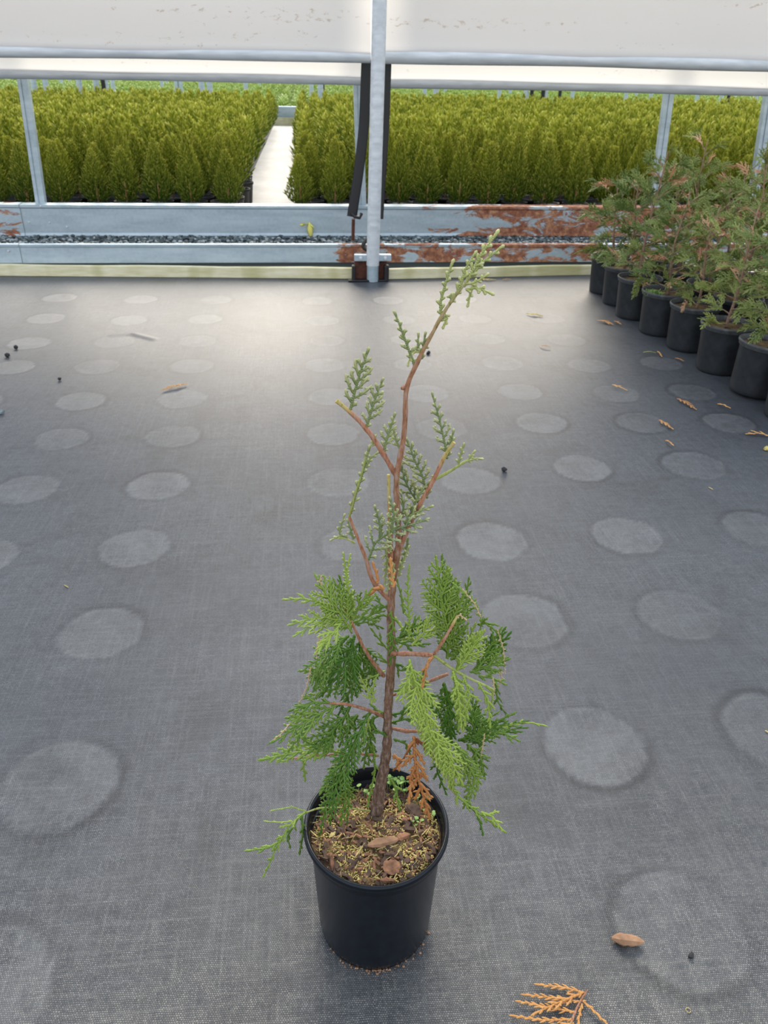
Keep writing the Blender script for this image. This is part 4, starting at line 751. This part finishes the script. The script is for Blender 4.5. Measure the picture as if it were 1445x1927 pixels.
def row_plant(x, y, v, rz, label, sc=1., group='potted cedars lined up along the right side', weeds=False):
    e_ = empty('potted_cedar', (x, y, 0), label, 'potted plant', group); p = mo('pot', potm, e_); mo('rim', rimm, p); mo('soil', soilm, e_, rz)
    for nm, me in zip(('stem', 'foliage', 'dead_foliage'), rowv[v]):
        if me:
            o = mo(nm, me, e_, rz); o.scale = (sc, sc, sc) if nm else o.scale; o.location.z = .2*(1-sc)
            if nm == 'dead_foliage': o['label'] = 'dead orange foliage'
    return e_
front = [(1.87, 4.79, 0, 'farthest potted cedar of the right row, dark green, its pot against the timber board', .95), (1.86, 4.52, 0, 'second potted cedar from the board in the right row, half hidden, thin brown top', 1.05),
 (1.84, 4.235, 1, 'third potted cedar from the board in the right row, whole grey pot rim showing', 1.), (1.86, 3.93, 3, 'fourth potted cedar from the board, green weeds at the left of its pot', .9), (1.90, 3.665, 2, 'fifth potted cedar from the board, pot half hidden behind the larger pot before it', .8),
 (1.905, 3.335, 2, 'sixth potted cedar from the board, dusty pot with orange dead sprays over its rim', .85), (1.915, 3.03, 1, 'seventh potted cedar from the board, pot slightly tilted with pale mossy soil', .95), (1.93, 2.755, 4, 'nearest potted cedar of the right row, cut off by the picture edge', .55)]
for i, (x, y, v, lab, sc) in enumerate(front):
    o = row_plant(x+.012, y-.012, v, i*1.9+.4, lab, sc)
    if i == 6: o.rotation_euler = (0, math.radians(4), 0); o.location.z = .006
back = [(2.20, 4.70, 1, .9), (2.16, 4.40, 4, .95), (2.19, 4.08, 2, .95), (2.2, 3.78, 4, .95), (2.24, 3.46, 1, 1.05), (2.25, 3.16, 2, 1.), (2.27, 2.86, 0, .9), (2.52, 4.55, 3, 1.), (2.52, 4.2, 4, .95), (2.55, 3.85, 1, 1.05), (2.58, 3.5, 2, 1.05)]
ordn = ['first', 'second', 'third', 'fourth', 'fifth', 'sixth', 'seventh']
for i, (x, y, v, sc) in enumerate(back):
    row_plant(x, y, v, i*2.3+1, ('green cedar in the row behind, %s of that row counted from the board' % ordn[i]) if i < 7 else ('cedar in the hindmost row at the right edge, %s from the board' % ordn[i-7]), sc)
# weeds in pot four
e_ = empty('grass_tuft', (1.80, 3.925, .196), 'bright green weed tuft growing at the left of the fourth pot', 'weed'); m_ = MB(); t = Twigs(); r_ = random.Random(8)
for _ in range(160):
    a = r_.uniform(0, 6.28); p = V3(r_.uniform(-.045, .04), r_.uniform(-.05, .03), 0); t.add(p, unit(V3(math.cos(a)*.7, math.sin(a)*.7, 1)), V3(0, 0, -.3), r_.uniform(.02, .05), .0035, unit(V3(-math.sin(a), math.cos(a), .1)), r_.uniform(.4, .9), 0)
t.build(m_); m_.obj('blades', M['clover'], e_)

# ================================================================== FIELD
def field_plant(seed, N, H_=.43, Rm=.105, tw_=.0075, L0=.055, style=3, z0=.205, low=False):
    r_ = random.Random(seed); t = Twigs()
    for i in range(N):
        u = ((i+r_.random())/N); z = z0+.01+H_*u*.93; prof = (min(1, (u+.10)/.28)**.7)*(1-max(0, u-.22)/.80)**.85 if not low else (min(1, (u+.3)/.4))*(1-max(0, u-.5)/.55)**.5
        a = i*2.399+r_.uniform(-.4, .4); rr_ = Rm*prof*(r_.uniform(.25, 1)**.6)*.86; p = V3(rr_*math.cos(a), rr_*math.sin(a), z)
        outw = V3(math.cos(a), math.sin(a), 0); d = unit(outw*r_.uniform(.2, 1.1)*(1-u*.6)+V3(r_.uniform(-.4, .4), r_.uniform(-.4, .4), .95)) 
        L = L0*r_.uniform(.7, 1.25)*(1-.25*u); sd_ = unit(np.cross(d, outw+V3(r_.uniform(-.8, .8), r_.uniform(-.8, .8), 0)))
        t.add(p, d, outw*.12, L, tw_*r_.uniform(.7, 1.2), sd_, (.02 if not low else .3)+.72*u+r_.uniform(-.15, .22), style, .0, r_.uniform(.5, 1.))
    m_ = MB(); t.build(m_); return m_
fpot = MB(); lathe(fpot, [(0, .002), (.078, 0), (.084, .012), (.098, .178), (.104, .18), (.105, .20), (.1, .20), (.096, .185), (0, .18)], 14); fpotm = fpot.mesh('pot', M['far_plastic'])
stm = MB(); tube(stm, [(0, 0, .18), (0, 0, .36)], .006, 5, side=V3(1, 0, 0)); stmm = stm.mesh('stem', M['bark_twig'])
fv = [field_plant(s_, 950, .39+.03*(i % 3), .128+.008*(i % 2), .0046, .036, 0).mesh('foliage', M['field_yellow']) for i, s_ in enumerate((1, 2, 3, 4, 5))]
fmid = [field_plant(s_, 240, .43, .125, .0085, .055, 3).mesh('foliage', M['field_yellow']) for s_ in (11, 12, 13)]
flod = [field_plant(s_, 62, .40, .118, .015, .085, 3) for s_ in (21, 22, 23)]
XL0, XL1, XR0, XR1 = -12., -.575, -.005, 17.
cells = []; rowsY = np.arange(6.18, 18.35, .235); r_ = random.Random(77)
for j, Yq in enumerate(rowsY):
    off = (.04 if j % 2 else 0)
    for side, x0, x1 in (('left', XL1, XL0), ('right', XR0, XR1)):
        k_ = 0; x = x0+(off*(-1 if side == 'left' else 1))
        while (x > x1) if side == 'left' else (x < x1):
            zc = Yq*.86+.5; vx = x*math.cos(_yw)-Yq*math.sin(_yw); u_ = vx/(Yq*.87+.4)*FP+IW/2
            if -90 < u_ < IW+90: cells.append((j, side, k_, x+r_.uniform(-.03, .03), Yq+r_.uniform(-.03, .03), r_.uniform(.84, 1.2), r_.uniform(0, 6.28)))
            x += (-.232 if side == 'left' else .232); k_ += 1
indiv, rest = cells[:300], cells[300:]
rown = {0: 'front row', 1: 'second row', 2: 'third row', 3: 'fourth row'}
wordn = ['first', 'second', 'third', 'fourth', 'fifth', 'sixth', 'seventh', 'eighth', 'ninth', 'tenth', 'eleventh', 'twelfth', 'thirteenth', 'fourteenth', 'fifteenth', 'sixteenth', 'seventeenth', 'eighteenth', 'nineteenth', 'twentieth']
for (j, side, k_, x, y, sc, rz) in indiv:
    if j == 0 and k_ < 20: lab = 'bushy yellow-green conifer, %s from the path in the front row %s of it' % (wordn[k_], side); grp = 'front row of field conifers %s of the path' % side
    else:
        rn = rown.get(j, 'rows further back'); lab = 'yellow-green young conifer in the %s of the field, %s of the path' % (rn, side); grp = 'field conifers in the %s, %s of the path' % (rn, side)
    e_ = empty('field_conifer', (x, y, .1), lab, 'conifer', grp, rz); near = j < 4
    mo('pot', fpotm, e_)
    if j < 3: mo('stem', stmm, e_)
    o = mo('foliage', (fv if near else fmid)[(k_*7+j*3) % (5 if near else 3)], e_); o.scale = (1, 1, sc*1.02); o.location.z = .2*(1-sc)
big = MB()
tmpl = [list(f.blocks())[0] for f in flod]; vs = [[], [], []]
for (j, side, k_, x, y, sc, rz) in rest: vs[(k_*5+j) % 3].append((x, y, sc, rz))
for (V, F0, A, B), lst in zip(tmpl, vs):
    m = len(lst); L_ = np.array(lst); c, s_ = np.cos(L_[:, 3]), np.sin(L_[:, 3])
    W_ = np.empty((m, len(V), 3)); W_[..., 0] = V[:, 0]*c[:, None]-V[:, 1]*s_[:, None]+L_[:, 0:1]; W_[..., 1] = V[:, 0]*s_[:, None]+V[:, 1]*c[:, None]+L_[:, 1:2]; W_[..., 2] = (V[:, 2]-.2)*L_[:, 2:3]+.3
    big.add(W_.reshape(-1, 3), (F0[None]+(np.arange(m)*len(V))[:, None, None]).reshape(-1, F0.shape[1]), np.tile(A, m), (B[None]+rng.uniform(-.16, .2, (m, 1))).ravel())
tag(big.obj('field_conifers', M['field_yellow']), 'mass of yellow-green young conifers filling the field towards the far posts', 'conifers', kind='stuff')
# second field, lower and greener
gl = [field_plant(s_, 34, .26, .15, .028, .10, 3, .16, True) for s_ in (31, 32, 33)]; glm = [g_.mesh('low_conifer', M['field_green']) for g_ in gl]
cells = []; 
for j, Yq in enumerate(np.arange(19.3, 47, .34)):
    x = -26.
    while x < 40:
        vx = x*math.cos(_yw)-Yq*math.sin(_yw); u_ = vx/(Yq*.87+.4)*FP+IW/2
        if -40 < u_ < IW+40: cells.append((x+r_.uniform(-.05, .05), Yq+r_.uniform(-.05, .05), r_.uniform(.8, 1.15), r_.uniform(0, 6.28), u_))
        x += .36
cells.sort(key=lambda c: (0 if (505 < c[4] < 575 and c[1] < 24) else 1, 0 if c[1] > 22.4 else 1, c[1]))
for (x, y, sc, rz, u_) in cells[:300]:
    o = bpy.data.objects.new('low_conifer', glm[int(x*13) % 3]); col.objects.link(o); o.location = (x, y, .1); o.rotation_euler.z = rz
    gap = 505 < u_ < 575 and y < 24
    tag(o, 'low bright green conifer showing beyond the end of the path' if gap else 'low bright green conifer in the far field behind the yellow-green ones', 'conifer', 'low conifers beyond the path end' if gap else 'low green conifers of the far field')
big = MB(); vs = [[], [], []]
for i, c_ in enumerate(cells[300:]): vs[i % 3].append(c_)
for (V, F0, A, B), lst in zip([list(f.blocks())[0] for f in gl], vs):
    m = len(lst); L_ = np.array(lst); c, s_ = np.cos(L_[:, 3]), np.sin(L_[:, 3])
    W_ = np.empty((m, len(V), 3)); W_[..., 0] = V[:, 0]*c[:, None]-V[:, 1]*s_[:, None]+L_[:, 0:1]; W_[..., 1] = V[:, 0]*s_[:, None]+V[:, 1]*c[:, None]+L_[:, 1:2]; W_[..., 2] = V[:, 2]*L_[:, 2:3]+.1
    big.add(W_.reshape(-1, 3), (F0[None]+(np.arange(m)*len(V))[:, None, None]).reshape(-1, F0.shape[1]), np.tile(A, m), (B[None]+rng.uniform(-.16, .2, (m, 1))).ravel())
tag(big.obj('low_conifers', M['field_green']), 'carpet of low bright green plants stretching to the horizon', 'plants', kind='stuff')

# ================================================================== DEBRIS ON THE FLOOR
def floor_spray(name, pxs, hw, label, mat='fallen', tint=.5, step=.007, w_=.0022, cat='dead leaf', extra=None, style=F_):
    P = [gz(x, y, .006) for x, y in pxs]; org = P[0]*V3(1, 1, 0); e_ = empty(name, org, label, cat)
    P = [p-org for p in P]; P[len(P)//2] = P[len(P)//2]+V3(0, 0, .004)
    if len(P) == 2: P = [P[0], (P[0]+P[1])/2+V3(0, 0, .004), P[1]]
    t = Twigs(); m_ = MB(); ax_ = unit(P[-1]-P[0]); spray(t, P, unit(np.cross(ax_, V3(0, 0, 1))), hw*1.5, step*1.2, style, w_, tint, 42, 14, rr=random.Random(len(label)), tmax=.9); t.build(m_); m_.obj('scale_leaves', M[mat], e_)
    if extra: extra(e_, org)
    return e_
def big_extra(e_, org):
    m_ = MB(); P = smooth_path([gz(1106, 1862, .008)-org, gz(1085, 1895, .007)-org, gz(1070, 1940, .005)-org], 9); tube(m_, P, np.linspace(.0012, .0022, 9), 6, side=V3(0, 0, 1)); m_.obj('stalk', M['bark_twig'], e_)
    for pts, hw in (([(1100, 1868), (1060, 1858), (1016, 1853)], .014), ([(1092, 1885), (1040, 1878), (990, 1872)], .015), ([(1085, 1905), (1030, 1895), (980, 1885)], .014), ([(1080, 1918), (1020, 1920), (970, 1912)], .012), ([(1092, 1880), (1110, 1895), (1140, 1925)], .004), ([(1095, 1888), (1090, 1910), (1086, 1935)], .003), ([(1080, 1925), (1030, 1935), (975, 1935)], .014)):
        P = [gz(x, y, .006)-org for x, y in pts]; t = Twigs(); q = MB(); ax_ = unit(P[-1]-P[0]); spray(t, P, unit(np.cross(ax_, V3(0, 0, 1))), hw*.8, .0062, F_, .0018, .6, 38, 16, rr=random.Random(int(hw*1e4)), sub=False); t.build(q); q.obj('leaf_spray', M['fallen'], e_)
floor_spray('fallen_cedar_spray', [(1098, 1868), (1060, 1885), (1010, 1905)], .012, 'large orange dead cedar spray lying on the floor at the bottom edge', extra=big_extra)
for pxs, hw, lab, mt, ti in [
 ([(352, 722), (330, 727), (308, 733)], .022, 'orange dead cedar sprig alone on the floor at left', 'fallen', .5),
 ([(1124, 603), (1136, 604), (1150, 609)], .025, 'yellow-orange dead sprig on the floor in front of the third pot', 'fallen', .7),
 ([(1155, 604), (1166, 610)], .012, 'slim orange dead twig just right of the sprig by the third pot', 'fallen', .4),
 ([(1152, 724), (1163, 728), (1175, 732)], .014, 'pale orange dead sprig lying on a round mark right of centre', 'fallen', .8),
 ([(1274, 750), (1288, 757), (1306, 768)], .018, 'reddish dead sprig on the dark floor near the seventh pot', 'fallen', .2),
 ([(1240, 790), (1250, 797), (1262, 804)], .016, 'orange dead sprig between two round marks, left of the reddish one', 'fallen', .4),
 ([(1252, 829), (1262, 836)], .008, 'tiny tan flake below the orange dead sprig on the right', 'fallen', .9),
 ([(1350, 760), (1369, 767)], .008, 'narrow tan dead sprig on the floor beside the nearest pot', 'fallen', .9),
 ([(1270, 674), (1282, 679)], .010, 'small red-brown sprig on the floor in front of the fifth pot', 'fallen', .1),
 ([(1237, 661), (1244, 671)], .009, 'small cream sprig on the floor left of the red-brown one', 'fallen', 1.),
 ([(1210, 663), (1228, 664)], .010, 'small green sprig on the floor before the fourth pot', 'cedar_row', .9),
 ([(1448, 820), (1430, 817), (1410, 816)], .020, 'pale tan dead sprig entering from right edge', 'fallen', 1.),
 ([(990, 590), (1003, 592), (1018, 594)], .030, 'faded yellow-green sprig on the bright floor by the fence', 'moss_bits', .5),
 ([(1018, 651), (1030, 653)], .008, 'tiny tan sprig on the bright floor right of centre', 'fallen', .9),
 ([(905, 524), (917, 527), (930, 526)], .022, 'olive leaf litter lying against the right timber board', 'moss_bits', .4),
 ([(945, 527), (958, 526)], .010, 'brown leaf flake against the right timber board', 'fallen', .2)]:
    floor_spray('fallen_sprig', pxs, hw, lab, mt, ti, .010, .0034)
def floor_rock(px_, py_, s, mat, name, label, cat='stone'):
    m_ = MB(); rock(m_, (0, 0, 0), s, flat=.8); p = gz(px_, py_); o = m_.obj(name, M[mat], smooth=False); o.location = (p[0], p[1], s*.55); tag(o, label, cat)
floor_rock(948, 886, .011, 'stone', 'pebble', 'small round dark pebble lying between the round marks, right of plant')
floor_rock(1300, 1800, .0055, 'stone', 'pebble', 'black stone chip on the large round mark at bottom right')
floor_rock(14, 671, .016, 'stone', 'pebble', 'dark pebble near the left edge, larger of a pair')
floor_rock(31, 656, .013, 'stone', 'pebble', 'dark pebble near the left edge, smaller and farther of a pair')
floor_rock(112, 715, .011, 'stone', 'pebble', 'tiny dark pebble right of the pair near left edge')
floor_rock(2, 778, .012, 'gravel', 'pebble', 'grey pebble cut by the left edge')
floor_rock(806, 666, .011, 'stone', 'pebble', 'tiny dark pebble right beside the bent cedar top')
floor_rock(1441, 847, .012, 'moss_bits', 'pebble', 'olive brown lump at the right edge below the tan sprig')
floor_rock(1022, 1806, .002, 'straw', 'seed', 'tiny pale seed on the floor right of the foreground pot', 'seed') if False else None
o = chip_at(1150, 1768, 1211, 1776, .0085, .009, 'pale_bark', 'bark_fragment', None, .0035, org=V3(0, 0, 0)); tag(o, 'reddish brown bark fragment lying on the pale round mark at bottom right', 'bark')
for x, y, lab in ((124, 1103, 'tiny pale curled fibre on the floor at left'), (1337, 919, 'tiny orange crumb on the dark floor at right'), (1443, 1377, 'small tan flake at the right edge on a round mark')):
    o = chip_at(x-4, y-2, x+5, y+3, .0016, .0015, 'straw', 'fibre', None, .001, org=V3(0, 0, 0)); tag(o, lab, 'fibre')
def ring():
    m_ = MB(); c = gz(1295, 1901, .001); P = [c+V3(math.cos(a)*.0035, math.sin(a)*.0035, 0) for a in np.linspace(0, 5.9, 14)]; tube(m_, P, .0005, 5, side=V3(0, 0, 1)); tag(m_.obj('straw_ring', M['straw']), 'tiny curled straw ring on the floor at bottom right', 'straw')
ring()
